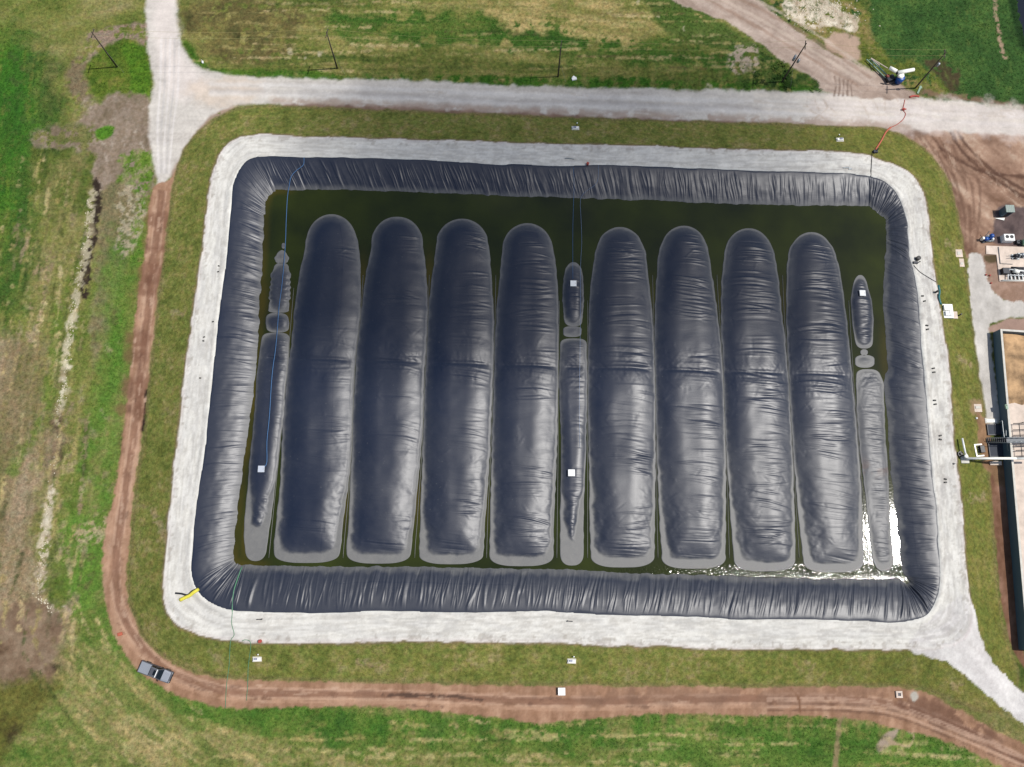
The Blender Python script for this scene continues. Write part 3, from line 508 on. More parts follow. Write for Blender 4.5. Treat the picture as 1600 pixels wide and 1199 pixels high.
class MB:
    def __init__(s): s.v = []; s.f = []
    def add(s, vs, fs):
        k_ = len(s.v); s.v += [tuple(v) for v in vs]; s.f += [tuple(i+k_ for i in f) for f in fs]; return s
    def box(s, c, d, rz=0, taper=1., bev=.0):
        x, y, z = c; a, b, h = d[0]/2, d[1]/2, d[2]
        c_, q_ = math.cos(rz), math.sin(rz); vs = []
        bev = min(bev, a*.5, b*.5, h*.4)
        if bev <= 0:
            rings = [(a, b, 0), (a*taper, b*taper, h)]
            for (aa, bb, zz) in rings:
                for sx, sy in ((-1,-1),(1,-1),(1,1),(-1,1)):
                    vs.append((x+sx*aa*c_-sy*bb*q_, y+sx*aa*q_+sy*bb*c_, z+zz))
            return s.add(vs, [(3,2,1,0),(4,5,6,7),(0,1,5,4),(1,2,6,5),(2,3,7,6),(3,0,4,7)])
        rings = [(a, b, 0), (a*taper, b*taper, h-bev), (a*taper-bev, b*taper-bev, h)]
        for (aa, bb, zz) in rings:
            for px, py in ((-aa+bev,-bb),(aa-bev,-bb),(aa,-bb+bev),(aa,bb-bev),(aa-bev,bb),(-aa+bev,bb),(-aa,bb-bev),(-aa,-bb+bev)):
                vs.append((x+px*c_-py*q_, y+px*q_+py*c_, z+zz))
        fs = [tuple(range(7,-1,-1)), tuple(range(16,24))]
        for r in (0,1):
            for i in range(8): fs.append((r*8+i, r*8+(i+1) % 8, r*8+8+(i+1) % 8, r*8+8+i))
        return s.add(vs, fs)
    def tube(s, p, q, r, r2=None, n_=10, cap=True):
        p, q = Vector(p), Vector(q); r2 = r if r2 is None else r2
        d = (q-p).normalized(); u = d.orthogonal().normalized(); w = d.cross(u)
        vs = [p+(u*math.cos(t)+w*math.sin(t))*r for t in [2*math.pi*i/n_ for i in range(n_)]]
        vs += [q+(u*math.cos(t)+w*math.sin(t))*r2 for t in [2*math.pi*i/n_ for i in range(n_)]]
        fs = [(i,(i+1) % n_,n_+(i+1) % n_,n_+i) for i in range(n_)]
        if cap: fs += [tuple(range(n_-1,-1,-1)), tuple(range(n_,2*n_))]
        return s.add(vs, fs)
    def path(s, pts, r, n_=6):
        pts = [Vector(p) for p in pts]; vs = []; fs = []
        for i, p in enumerate(pts):
            d = (pts[min(i+1,len(pts)-1)]-pts[max(i-1,0)]).normalized()
            u = d.cross(Vector((0,0,1))); u = u.normalized() if u.length > 1e-4 else d.orthogonal().normalized(); w = u.cross(d)
            vs += [p+(u*math.cos(2*math.pi*j/n_)+w*math.sin(2*math.pi*j/n_))*r for j in range(n_)]
        for i in range(len(pts)-1):
            for j in range(n_): fs.append((i*n_+j, i*n_+(j+1) % n_, (i+1)*n_+(j+1) % n_, (i+1)*n_+j))
        fs += [tuple(range(n_-1,-1,-1)), tuple(range((len(pts)-1)*n_, len(pts)*n_))]
        return s.add(vs, fs)
    def dome(s, c, r, h, n_=14, m_=5):
        x, y, z = c; vs = []; fs = []
        for j in range(m_):
            t = math.pi/2*j/m_
            vs += [(x+r*math.cos(t)*math.cos(2*math.pi*i/n_), y+r*math.cos(t)*math.sin(2*math.pi*i/n_), z+h*math.sin(t)) for i in range(n_)]
        vs.append((x, y, z+h))
        for j in range(m_-1):
            for i in range(n_): fs.append((j*n_+i, j*n_+(i+1) % n_, (j+1)*n_+(i+1) % n_, (j+1)*n_+i))
        for i in range(n_): fs.append(((m_-1)*n_+i, (m_-1)*n_+(i+1) % n_, m_*n_))
        return s.add(vs, fs)
    def prism(s, prof, y0, y1, in0=0, in1=0):
        """side profile (x,z) swept across y"""
        k_ = len(prof); vs = [(x, y0, z) for x, z in prof]+[(x, y1, z) for x, z in prof]
        fs = [tuple(range(k_)), tuple(range(2*k_-1,k_-1,-1))]+[(i, k_+i, k_+(i+1) % k_, (i+1) % k_) for i in range(k_)]
        return s.add(vs, fs)
    def obj(s, name, mat, parent=None, smooth=False):
        me = bpy.data.meshes.new(name); me.from_pydata(s.v, [], s.f); me.update()
        if smooth: me.polygons.foreach_set('use_smooth', [True]*len(me.polygons))
        import bmesh
        bm = bmesh.new(); bm.from_mesh(me); bmesh.ops.recalc_face_normals(bm, faces=bm.faces); bm.to_mesh(me); bm.free()
        return link(name, me, mat, parent)
def copy_tree(o, parent=None):
    c = o.copy(); COL.objects.link(c); c.parent = parent
    for ch in [q for q in bpy.data.objects if q.parent == o]: copy_tree(ch, c)
    return c
#@@GROUND
# ---------------------------------------------------------------- split the ground into its surfaces
def cls_mask(w, rag=.35, rs=1.1, s=3):
    m = np.zeros((NY,NX), bool); sl = box(w, 2); x, y = GX[sl], GY[sl]
    m[sl] = pdist(x, y, w)+rag*(2*fbm(x, y, rs, 4, s)-1) > 0; return m
cls = np.zeros((NY,NX), int)
cls[cls_mask(W_track, .3)] = 2; cls[cls_mask(W_dirtroad, .4)] = 3; cls[cls_mask(W_road, .35)] = 1; cls[cls_mask(W_path, .25)] = 5
cls[dm > .5] = 6
cls[cls_mask(W_ramp, .2)] = 4; cls[D_cr2 > 0] = 4; cls[D_li > .4] = 7
fc = cls[:-1,:-1]
idx = np.arange(NX*NY).reshape(NY,NX)
quads = np.stack([idx[:-1,:-1], idx[:-1,1:], idx[1:,1:], idx[1:,:-1]], -1)
V3 = np.stack([GX, GY, Z], -1).reshape(-1,3); CF = C.reshape(-1,3); GF = GR.ravel()
hole = cls_mask(gpoly([(1583,-40),(1590,0),(1604,62),(1640,90),(1680,-40)], True, 2), .3)   # the canal
names = {0:'field',1:'gravel_road',2:'dirt_track',3:'dirt_road',4:'crest_road',5:'gravel_path',6:'grass_bank',7:'basin_bed'}
Zc = np.where(hole, -1.3, Z); V3[:,2] = Zc.ravel()
for k_, nm in names.items():
    q = quads[fc == k_]
    if not len(q): continue
    u, inv = np.unique(q, return_inverse=True)
    o = fastmesh(nm, V3[u], inv.reshape(-1,4), MG, None, True, {'grass': GF[u]}, CF[u])
    o['kind'] = 'structure'
# land to the horizon
X1g, Y1g = gx[-1], gy[-1]; B = 2500.0
fx = [-B, X0, X1g, B]; fy = [-B, Y0, Y1g, B]; V = []; Q = []
NS = 24
for a in range(3):
    for b in range(3):
        if a == 1 and b == 1: continue
        k0 = len(V); uu = np.linspace(fx[a], fx[a+1], NS); vv = np.linspace(fy[b], fy[b+1], NS)
        for v_ in vv:
            for u_ in uu: V.append((u_, v_, 0))
        for j in range(NS-1):
            for i in range(NS-1): Q.append((k0+j*NS+i, k0+j*NS+i+1, k0+(j+1)*NS+i+1, k0+(j+1)*NS+i))
V = np.array(V); cc = ramp(fbm(V[:,0], V[:,1], 90, 3, 5), [(.1,(104,110,56)),(.6,(120,121,68)),(.9,(138,132,86))])
fastmesh('land', V, Q, MG, None, True, {'grass': np.ones(len(V))}, cc)['kind'] = 'structure'
MCAN = simple('dark_canal_water', (.006,.008,.014), .12, var=.3)
wc = gpoly([(1583,-60),(1588,0),(1602,64),(1640,100),(1700,100),(1700,-60)], True, 1, True)
MB().add([(a, b, -.55) for a, b in wc], [tuple(range(len(wc)))]).obj('canal_water', MCAN)['kind'] = 'structure'
# ---------------------------------------------------------------- basin liquid
wi = wpoly(ITOP+ITR[1:]+IRT[1:]+IBR[1:]+IBT[1:]+IBL[1:]+ILT[1:]+ITL[1:-1], ZW, 2)
wx = np.arange(wi[:,0].min()-2.5, wi[:,0].max()+2.5, .5); wy = np.arange(wi[:,1].min()-2.5, wi[:,1].max()+2.5, .5)
WX, WY = np.meshgrid(wx, wy); dwi = pdist(WX, WY, wi)
def pxof(X, Y, z):
    d = np.stack([X, Y, np.full_like(X, z-H)], -1) @ RN
    return CX+F*d[...,0]/-d[...,2], CY-F*d[...,1]/-d[...,2]
bx, by = PV([870,1180,1420],[893,893,893],ZW); tx, ty = PV([860,1420],[878,880],ZW)
yb0 = np.interp(WX, bx, by)
rip = sstep(1.7, .5, np.abs(WY-yb0))*sstep(bx[0]-8, bx[1]+5, WX)
gx_, gy_ = P(1397,880,ZW)[:2]
rip = np.clip(rip+.05*sstep(26, 6, np.hypot(WX-gx_, WY-gy_)), 0, 1)
sx0, _ = PV([440],[500],ZW)
shl = sstep(1.5, .3, dwi)*sstep(sx0[0]+2, sx0[0]-2, WX)*.5*(.4+fbm(WX, WY, 5, 3, 4))
GAPS = [(566,440),(566,470),(670,430),(668,460),(774,470),(1020,470),(1126,470),(1225,470),(450,500),(538,780),(652,780),(760,790),(410,470),(385,840),(1382,562),(1383,540)]
for a, b in GAPS:
    q = P(a, b, ZW); shl = np.maximum(shl, .75*np.exp(-((WX-q.x)/1.0)**2-((WY-q.y)/4.5)**2)*(1 if a < 700 else .5))
keep = dwi > -2.2; wid = np.arange(WX.size).reshape(WX.shape)
qq = np.stack([wid[:-1,:-1], wid[:-1,1:], wid[1:,1:], wid[1:,:-1]], -1)[keep[:-1,:-1] & keep[1:,1:]]
u, inv = np.unique(qq, return_inverse=True)
WV = np.stack([WX, WY, np.full_like(WX, ZW)], -1).reshape(-1,3)
fastmesh('water', WV[u], inv.reshape(-1,4), MWT, None, True, {'ripple': rip.ravel()[u], 'shallow': shl.ravel()[u]})['kind'] = 'structure'
# ---------------------------------------------------------------- floating cover
bc = P(890,600,ZW)
cover = empty('lagoon_cover', (bc.x, bc.y, ZW), 'black floating membrane cover with long inflated bulges over the rectangular lagoon', 'lagoon cover')
def cz(V):
    V = np.array(V); V[:,0] -= bc.x; V[:,1] -= bc.y; V[:,2] -= ZW; return V
# rim sheet
segs = [(LTOP,ITOP,'top'),(LTR,ITR,'tr'),(LRT,IRT,'right'),(LBR,IBR,'br'),(LBT,IBT,'bottom'),(LBL,IBL,'bl'),(LLT,ILT,'left'),(LTL,ITL,'tl')]
OUT = []; INN = []; SID = []
for so, si, nm in segs:
    po = smooth_line(so); wo = np.stack(PV(po[:,0], po[:,1], ZC), -1)
    pi = smooth_line(si); wi_ = np.stack(PV(pi[:,0], pi[:,1], ZW), -1)
    Ls = np.hypot(*np.diff(wo, axis=0).T).sum(); k_ = max(int(Ls/.09), 20)
    OUT.append(resample(wo, k_+1)[:-1]); INN.append(resample(wi_, k_+1)[:-1]); SID += [nm]*k_
OUT = np.concatenate(OUT); INN = np.concatenate(INN); SID = np.array(SID); NSg = len(OUT)
sarc = np.r_[0, np.cumsum(np.hypot(*np.diff(OUT, axis=0).T))]; PER = sarc[-1]+.09
TT = np.r_[-.06, np.linspace(0, 1, 34)]; NT = len(TT)
tt, ss = np.meshgrid(TT, sarc)
X = OUT[:,0:1]*(1-tt)+INN[:,0:1]*tt; Y = OUT[:,1:2]*(1-tt)+INN[:,1:2]*tt
# uneven anchored edge
edge = (fbm(ss*1.0, ss*0, 3.5, 3, 4)-.5)*.5
nrm = OUT-INN; nrm /= np.hypot(nrm[:,0], nrm[:,1])[:,None]
X += nrm[:,0:1]*edge*(1-tt); Y += nrm[:,1:2]*edge*(1-tt)
inner_w = (fbm(ss, ss*0+5, 1.6, 4, 9)-.5)*.45
X -= nrm[:,0:1]*inner_w*tt; Y -= nrm[:,1:2]*inner_w*tt
bul = {'top':.16,'tr':.2,'right':.38,'br':.45,'bottom':.55,'bl':.05,'left':.0,'tl':.03}
bb = np.array([bul[q] for q in SID]); bb = np.convolve(np.r_[bb[-80:],bb,bb[:80]], np.ones(101)/101, 'same')[80:-80]
sag = {'top':1.1,'tr':1.0,'right':1.0,'br':1.0,'bottom':1.0,'bl':1.7,'left':2.1,'tl':1.8}
sg0 = np.array([sag[q] for q in SID]); sg0 = np.convolve(np.r_[sg0[-80:],sg0,sg0[:80]], np.ones(101)/101, 'same')[80:-80]
tq = np.clip(tt,0,1)**sg0[:,None]
Zf = ZC+(ZW+.02-ZC)*tq+bb[:,None]*np.sin(np.pi*np.clip(tt,0,1))**.8
Zf = np.where(tt < 0, ZC-.06, Zf+.07*(1-tt))
dens = {'top':3.6,'tr':4.5,'right':3.2,'br':4.2,'bottom':3.2,'bl':2.6,'left':2.6,'tl':2.6}
amp = {'top':.030,'tr':.075,'right':.045,'br':.08,'bottom':.048,'bl':.045,'left':.020,'tl':.030}
s0 = 0.
while s0 < PER:
    i = min(int(s0/PER*NSg), NSg-1); nm = SID[i]
    wdt = random.uniform(.07,.2); sk = random.gauss(0,.3) if nm in ('top','left') else random.gauss(-.15,.3 if nm != 'bottom' else .5)
    A = amp[nm]*random.uniform(.4,1.5)*random.choice((1,1,1,-.9)); tc = random.uniform(.25,.9); tw = random.uniform(.18,.6)
    if nm in ('tr','br'): tw = .7
    if random.random() < .06: A *= 1.9; wdt *= 1.6
    jj = (np.arange(i-26, i+27)) % NSg
    dsv = ss[jj]-ss[i % NSg, 0]; dsv = (dsv+PER/2) % PER-PER/2
    tl = tt[jj]; e = np.exp(-((dsv-sk*(tl-.5)-.12*np.sin(tl*5+s0))/wdt)**2)*np.exp(-((tl-tc)/tw)**4)*np.clip(tl*6,0,1)*np.clip((1-tl)*8+.15,0,1)
    Zf[jj] += A*e
    s0 += random.expovariate(1)*.8/dens[nm]+.06
Zf += (fbm(ss, tt*7, 1.8, 2, 7)-.5)*.07*np.sin(np.pi*np.clip(tt,0,1))
dust_sheen = sstep(.80, .99, tt+(fbm(ss, tt*8, 1.2, 4, 2)-.5)*.12)*.55+.10*fbm(ss, tt*8, 6, 4, 3)
dust_sheen = np.where(np.isin(SID, ('bottom','right','br','tr'))[:,None], dust_sheen+.07, dust_sheen)
rust = np.zeros_like(dust_sheen)
vid = np.arange(NSg*NT).reshape(NSg,NT); nx_ = np.roll(vid, -1, 0)
Qf = np.stack([vid[:,:-1], nx_[:,:-1], nx_[:,1:], vid[:,1:]], -1).reshape(-1,4)[:, ::-1]
Vf = cz(np.stack([X, Y, Zf], -1).reshape(-1,3))
fastmesh('rim_sheet', Vf, Qf, ML, cover, True, {'dust_sheen': dust_sheen, 'rust': rust, 'seamd': (tt-.62-.02*np.sin(ss/9))*6+99*(fbm(ss, ss*0, 14, 2, 6) < .42)})
# bulges
def ycrease(x): return 561+(x-450)*.030
def bulge(name, Ls, Rs, yt, yb, ct, cb, pt=2., pb=3., Hh=1.25, shelf=(.25,.3,1.5), Wd=4.6, nv=620, nu=56, wr=26, wa=.034, lab=None, seed=1, crease=True, jag=0., seam=None, dark=0., westw=0.):
    rs = np.random.default_rng(seed); Ls = np.array(Ls, float); Rs = np.array(Rs, float)
    ysm = np.linspace(yt, yb, 260)
    k_ = np.ones(9)/9
    def sm(P_):
        v = np.interp(ysm, P_[:,1], P_[:,0]); v2 = np.r_[np.full(4,v[0]),v,np.full(4,v[-1])]; return np.convolve(v2, k_, 'valid')
    lx, rx = sm(Ls), sm(Rs)
    q = np.linspace(0, 1, nv); v = q-.0; y = yt+(yb-yt)*(q-np.sin(2*np.pi*q)/(2*np.pi)*.55)
    L_ = np.interp(y, ysm, lx); R_ = np.interp(y, ysm, rx); cx = (L_+R_)/2; hw = (R_-L_)/2
    a = np.clip((yt+ct-y)/ct, 0, 1); b = np.clip((y-(yb-cb))/cb, 0, 1)
    hw = hw*np.maximum((1-a**pt), 0)**(1/pt)*np.maximum((1-b**pb), 0)**(1/pb)
    hw = np.maximum(hw, .05)
    if jag: hw = hw*(1+jag*(vn(y/4.2, y*0+seed, seed)-.5))
    hw = hw+ (vn(y/9., y*0+seed*3, seed+2)-.5)*min(1.4, hw.max()*.05)
    U = np.linspace(-1, 1, nu); U = np.sin(U*np.pi/2)*.35+U*.65
    px = cx[:,None]+hw[:,None]*U[None]; py = np.repeat(y[:,None], nu, 1)
    X, Y = PV(px, py, ZW)
    bd = np.concatenate([np.stack([X[:,0],Y[:,0]],-1)[::3], np.stack([X[:,-1],Y[:,-1]],-1)[::3]])
    d = np.full(X.shape, 1e9)
    for k0 in range(0, len(bd), 40):
        seg = bd[k0:k0+40]; d = np.minimum(d, np.min((X[...,None]-seg[:,0])**2+(Y[...,None]-seg[:,1])**2, -1))
    d = np.sqrt(d); yn = (py-yt)/(yb-yt)
    sh = np.interp(yn, [0,.25,.45,.65,.85,1], [shelf[0]*.5,shelf[0]*.3,shelf[1]*.3,shelf[1]*.5,shelf[2]*.34,shelf[2]*.5])
    sh = sh*(1+1.0*(fbm(X, Y, 2.6, 3, seed)-.5)+.30*(fbm(X, Y, .9, 3, seed+3)-.5))
    lft = X-X[:, :1]; rgt = X[:, -1:]-X
    # the flat rim is wider on the west side of the lower end
    shl_ = sh*(1+.9*westw*sstep(.6,.95,yn)); ds_ = -np.logaddexp(-2.2*(lft-shl_), -2.2*(rgt-sh))/2.2
    dend = (Y-Y[-1:, nu//2:nu//2+1]); dtop = Y[:1, nu//2:nu//2+1]-Y
    db_ = dend-shelf[2]*(1+.25*(fbm(X, Y, 2.5, 3, seed+1)-.5)); dt_ = dtop-.1
    smin = lambda p_, q_, k_: -np.logaddexp(-k_*p_, -k_*q_)/k_
    dd = smin(smin(ds_, db_, 1.3), dt_, 1.3)
    prof = 1-(1-np.clip(dd/Wd, 0, 1))**1.9
    prof = prof*sstep(-.1, .5, dd)
    hz = Hh*(.78+.22*np.sin(np.clip(yn,0,1)*np.pi))
    z = ZW+.05+hz*prof
    big = sstep(0, 1.2, dd)
    z += (fbm(X, Y, 7, 3, seed+6)-.5)*.22*big
    yc = ycrease(px)
    if crease:
        dy = (py-yc)/8.8
        z -= .15*np.exp(-(dy/.36)**2)*sstep(.3,2.2,dd)+.08*np.exp(-(dy/1.3)**2)*big
    W = X*0; yy = Y; xc = X-X[:, nu//2][:,None]; hwm = np.maximum(np.abs(X[:,-1]-X[:,0])/2, .1)[:,None]
    un = (X-(X[:,0]+X[:,-1])[:,None]/2)/hwm
    ylo, yhi = Y.min(), Y.max()
    rowY = Y[:, nu//2]
    for c in range(wr):
        mg = min(1.5, (yhi-ylo)*.25); y0 = rs.uniform(ylo+mg, yhi-mg); kk = rs.integers(3, 9); slope = rs.normal(-.06,.07); uc = rs.uniform(-.1,.75); A0 = wa*rs.uniform(.5,1.5)
        for w_ in range(kk):
            yq = y0+rs.uniform(.30,.75)*w_-1.2; A = A0*rs.uniform(.4,1.3)*rs.choice((1,1,-1)); sg = rs.uniform(.08,.2); ul = rs.uniform(.25,.8)
            rows = np.where(np.abs(rowY-yq) < 2.2)[0]
            if len(rows) == 0: continue
            r0, r1 = rows[0], rows[-1]+1
            dyv = yy[r0:r1]-yq-slope*xc[r0:r1]-.04*xc[r0:r1]**2*rs.uniform(-.6,.6)
            W[r0:r1] += A*np.exp(-(dyv/sg)**2)*np.exp(-((un[r0:r1]-uc-rs.normal(0,.1))/ul)**4)
    for c in range(int(wr*4.0) if crease else 0):               # short starry creases near the cross strap and at random
        near = rs.random() < .6
        xq = rs.uniform(X.min()+.5, X.max()-.5)
        py_ = ycrease(cx[0])+rs.normal(0, 16) if near else rs.uniform(yt+30, yb-20)
        r_ = int(np.clip(np.searchsorted(y, py_), 30, nv-31)); yq = rowY[r_]; th = rs.uniform(.6, 2.5); ln = rs.uniform(.5,1.3)
        r0, r1 = max(r_-30,0), min(r_+30,nv); dx = X[r0:r1]-xq; dyv = Y[r0:r1]-yq
        al = dx*math.cos(th)+dyv*math.sin(th); ac = -dx*math.sin(th)+dyv*math.cos(th)
        W[r0:r1] += rs.choice((1,-1))*rs.uniform(.015,.03)*np.exp(-(ac/.10)**2)*np.exp(-(al/ln)**4)
    z += W*sstep(0, .8, dd+.1)
    nzd = .35*(fbm(X, Y, .9, 4, seed+4)-.5)
    dust_sheen = sstep(.70, -.25, dd+nzd*1.3)*(.42+.40*sstep(.55, .85, yn))
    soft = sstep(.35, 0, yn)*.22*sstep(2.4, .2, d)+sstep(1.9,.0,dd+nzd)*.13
    dust_sheen = np.clip(dust_sheen+soft+.05*sstep(.3,1,un)-dark+westw*.13*sstep(.42,.75,yn)*(.5+fbm(X, Y, 6, 4, seed+8)), 0, .92)  # westw term paints the pale cloud reflection over the lower right bulges
    sd_ = (un-(seam if seam is not None else 9))*hwm
    rust = np.zeros_like(dust_sheen)
    if name == 'narrow_bulge' and seed == 33:
        rust = .55*sstep(.45,.62,fbm(X, Y, 1.4, 4, 3))*np.exp(-((py-732)/13)**2)
    z[0] = z[-1] = ZW+.03; z[:,0] = np.minimum(z[:,0], ZW+.04); z[:,-1] = np.minimum(z[:,-1], ZW+.04)
    # skirt under the liquid closes the edge
    ring_in = np.concatenate([z[:, :1]*0+ZW-.15, z, z[:, -1:]*0+ZW-.15], 1)
    Xf = np.concatenate([X[:, :1], X, X[:, -1:]], 1); Yf = np.concatenate([Y[:, :1], Y, Y[:, -1:]], 1)
    df = np.concatenate([dust_sheen[:, :1], dust_sheen, dust_sheen[:, -1:]], 1); rf = np.concatenate([rust[:, :1], rust, rust[:, -1:]], 1); sf = np.concatenate([sd_[:, :1], sd_, sd_[:, -1:]], 1)
    M_ = nu+2; vid = np.arange(nv*M_).reshape(nv, M_)
    Q_ = np.stack([vid[:-1,:-1], vid[1:,:-1], vid[1:,1:], vid[:-1,1:]], -1).reshape(-1,4)
    o = fastmesh(name, cz(np.stack([Xf, Yf, ring_in], -1).reshape(-1,3)), Q_, ML, cover, True, {'dust_sheen': df, 'rust': rf, 'seamd': sf})
    if lab: o['label'] = lab
    return o
BG = [
 ([(478,380),(475,400),(467,430),(464,460),(460,490),(456,545),(451,570),(448,600),(444,650),(441,700),(438,760),(433,800),(428,850),(427,880)],
  [(558,370),(562,400),(564,440),(562,500),(556,545),(553,570),(551,620),(549,700),(544,760),(538,800),(533,850),(530,880)], 335, 880, 44),
 ([(581,378),(577,405),(571,430),(568,460),(564,500),(558,545),(555,600),(552,650),(551,700),(548,750),(546,800),(542,850),(541,880)],
  [(660,375),(664,405),(667,440),(668,480),(666,530),(663,570),(661,620),(659,680),(655,730),(650,780),(647,820),(643,850),(641,880)], 339, 881, 38),
 ([(682,385),(679,405),(674,440),(671,470),(669,520),(667,570),(664,620),(662,680),(660,740),(657,800),(655,850),(654,882)],
  [(762,375),(766,405),(769,450),(771,500),(770,560),(768,620),(766,680),(763,740),(760,780),(758,820),(756,860),(755,882)], 342, 882, 38),
 ([(786,385),(783,410),(780,450),(777,480),(774,550),(772,600),(770,680),(768,740),(766,800),(765,850),(765,885)],
  [(862,380),(868,410),(871,450),(872,500),(872,600),(870,680),(868,740),(866,800),(865,850),(864,885)], 349, 885, 38),
 ([(932,385),(927,410),(923,440),(921,490),(920,540),(919,600),(920,680),(921,740),(921,800),(922,850),(924,886)],
  [(1005,378),(1010,400),(1014,440),(1018,490),(1021,530),(1023,600),(1023,680),(1024,740),(1023,800),(1023,850),(1022,886)], 355, 887, 38),
 ([(1033,380),(1028,400),(1026,430),(1024,480),(1023,540),(1025,600),(1026,680),(1028,740),(1029,780),(1031,830),(1033,860),(1035,887)],
  [(1104,378),(1109,405),(1114,440),(1119,480),(1125,530),(1129,580),(1131,640),(1133,700),(1134,760),(1134,820),(1134,860),(1133,888)], 353, 889, 38),
 ([(1133,385),(1130,410),(1127,440),(1127,500),(1130,560),(1132,620),(1135,700),(1139,760),(1142,820),(1145,860),(1147,890)],
  [(1206,380),(1212,405),(1217,440),(1222,500),(1227,540),(1232,600),(1236,680),(1239,740),(1241,800),(1243,850),(1243,892)], 357, 893, 38),
 ([(1232,390),(1230,410),(1229,450),(1229,500),(1232,560),(1235,620),(1240,700),(1244,760),(1249,820),(1253,860),(1257,892)],
  [(1303,386),(1309,410),(1315,440),(1321,490),(1326,540),(1331,590),(1335,640),(1340,700),(1345,760),(1347,820),(1349,860),(1349,894)], 363, 895, 40)]
def widen(P_, sg_): return [(x+sg_*np.interp(y, [420,470,560,700,790,850],[0,.9,1.3,1.1,.5,0]), y) for x, y in P_]
for i, (L_, R_, yt, yb, ct) in enumerate(BG):
    r_ = i/7
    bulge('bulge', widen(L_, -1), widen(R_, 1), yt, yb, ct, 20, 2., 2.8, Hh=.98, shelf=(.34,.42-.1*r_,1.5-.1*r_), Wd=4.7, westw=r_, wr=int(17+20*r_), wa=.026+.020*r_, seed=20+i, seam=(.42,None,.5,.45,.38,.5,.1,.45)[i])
nb = dict(nu=26, Wd=1.8, Hh=.5, wr=16, wa=.028)
bulge('narrow_bulge', [(410,525),(404,560),(400,600),(397,650),(394,680),(390,720),(387,760),(383,800),(381,840),(384,876)], [(452,525),(452,560),(447,600),(445,640),(440,680),(435,720),(430,760),(425,800),(420,830),(417,860),(414,876)], 520, 877, 10, 16, 3, 2.2, shelf=(.1,.25,4.5), seed=31, nv=380, lab='long lower stretch of the leftmost narrow bulge', **nb)
bulge('narrow_bulge', [(428,412),(424,430),(421,460),(419,488)], [(452,412),(454,440),(453,470),(451,488)], 411, 489, 12, 7, 2.5, 3, shelf=(.15,.25,.2), seed=34, nv=150, nu=22, Wd=1.2, Hh=.4, dark=-.1, wr=16, wa=.022, crease=False, jag=.22)
bulge('narrow_bulge', [(416,490),(415,505),(417,519)], [(449,490),(452,505),(451,519)], 489, 520, 9, 8, 2.5, 2.5, shelf=(.15,.2,.15), seed=35, nv=70, nu=20, Wd=1.2, Hh=.35, wr=4, crease=False)
bulge('narrow_bulge', [(429,392),(429,412)], [(452,392),(451,412)], 391, 412, 16, 6, 1.6, 2.2, shelf=(.3,.2,.2), seed=36, nv=50, nu=16, Wd=1., Hh=.2, dark=-.3, wr=0, crease=False, jag=.2)
bulge('narrow_bulge', [(440,381),(440,388)], [(446,381),(446,388)], 380, 389, 4, 4, 2, 2, shelf=(.3,.2,.2), seed=37, nv=24, nu=10, Wd=.5, Hh=.1, wr=0, crease=False)
bulge('narrow_bulge', [(875,535),(873,600),(875,650),(877,700),(876,750),(875,800),(875,850),(876,884)], [(917,535),(918,600),(917,650),(916,700),(914,750),(912,800),(912,850),(911,884)], 529, 884, 12, 18, 3, 2.4, shelf=(.1,.2,3.4), seed=32, nv=380, **nb)
bulge('narrow_bulge', [(881,430),(879,450),(879,470),(881,500),(884,509)], [(911,430),(912,450),(912,480),(909,509)], 410, 510, 28, 8, 2.2, 3, shelf=(.2,.25,.2), seed=38, nv=190, nu=24, Wd=1.5, Hh=.5, wr=8, crease=False, jag=.05)
bulge('narrow_bulge', [(880,511),(880,527)], [(909,511),(908,527)], 510, 527, 6, 6, 2.5, 2.5, shelf=(.1,.1,.1), seed=39, nv=46, nu=18, Wd=1.2, Hh=.25, wr=2, crease=False)
bulge('narrow_bulge', [(1337,580),(1338,640),(1343,700),(1350,760),(1355,800),(1360,850),(1366,892)], [(1374,580),(1381,600),(1383,680),(1388,740),(1390,800),(1394,850),(1397,892)], 577, 893, 10, 20, 2.5, 2.2, shelf=(.1,.1,.7), seed=33, nv=360, nu=26, Wd=2.2, Hh=.22, wr=44, wa=.035, dark=-.28)
bulge('narrow_bulge', [(1331,450),(1329,470),(1332,510),(1338,543)], [(1357,450),(1362,470),(1365,500),(1363,543)], 430, 545, 34, 10, 2.2, 2.5, shelf=(.2,.25,.2), seed=40, nv=210, nu=24, Wd=1.6, Hh=.5, wr=20, wa=.035, crease=False)
bulge('narrow_bulge', [(1344,548),(1344,555)], [(1356,548),(1356,555)], 546, 556, 4, 5, 2, 2, shelf=(.1,.1,.1), seed=41, nv=26, nu=12, Wd=.6, Hh=.15, wr=0, crease=False, dark=-.4)
bulge('narrow_bulge', [(1336,556),(1336,574)], [(1366,556),(1366,574)], 555, 575, 7, 7, 2.2, 2.2, shelf=(.1,.1,.1), seed=42, nv=46, nu=18, Wd=1., Hh=.25, wr=3, crease=False, dark=-.4)
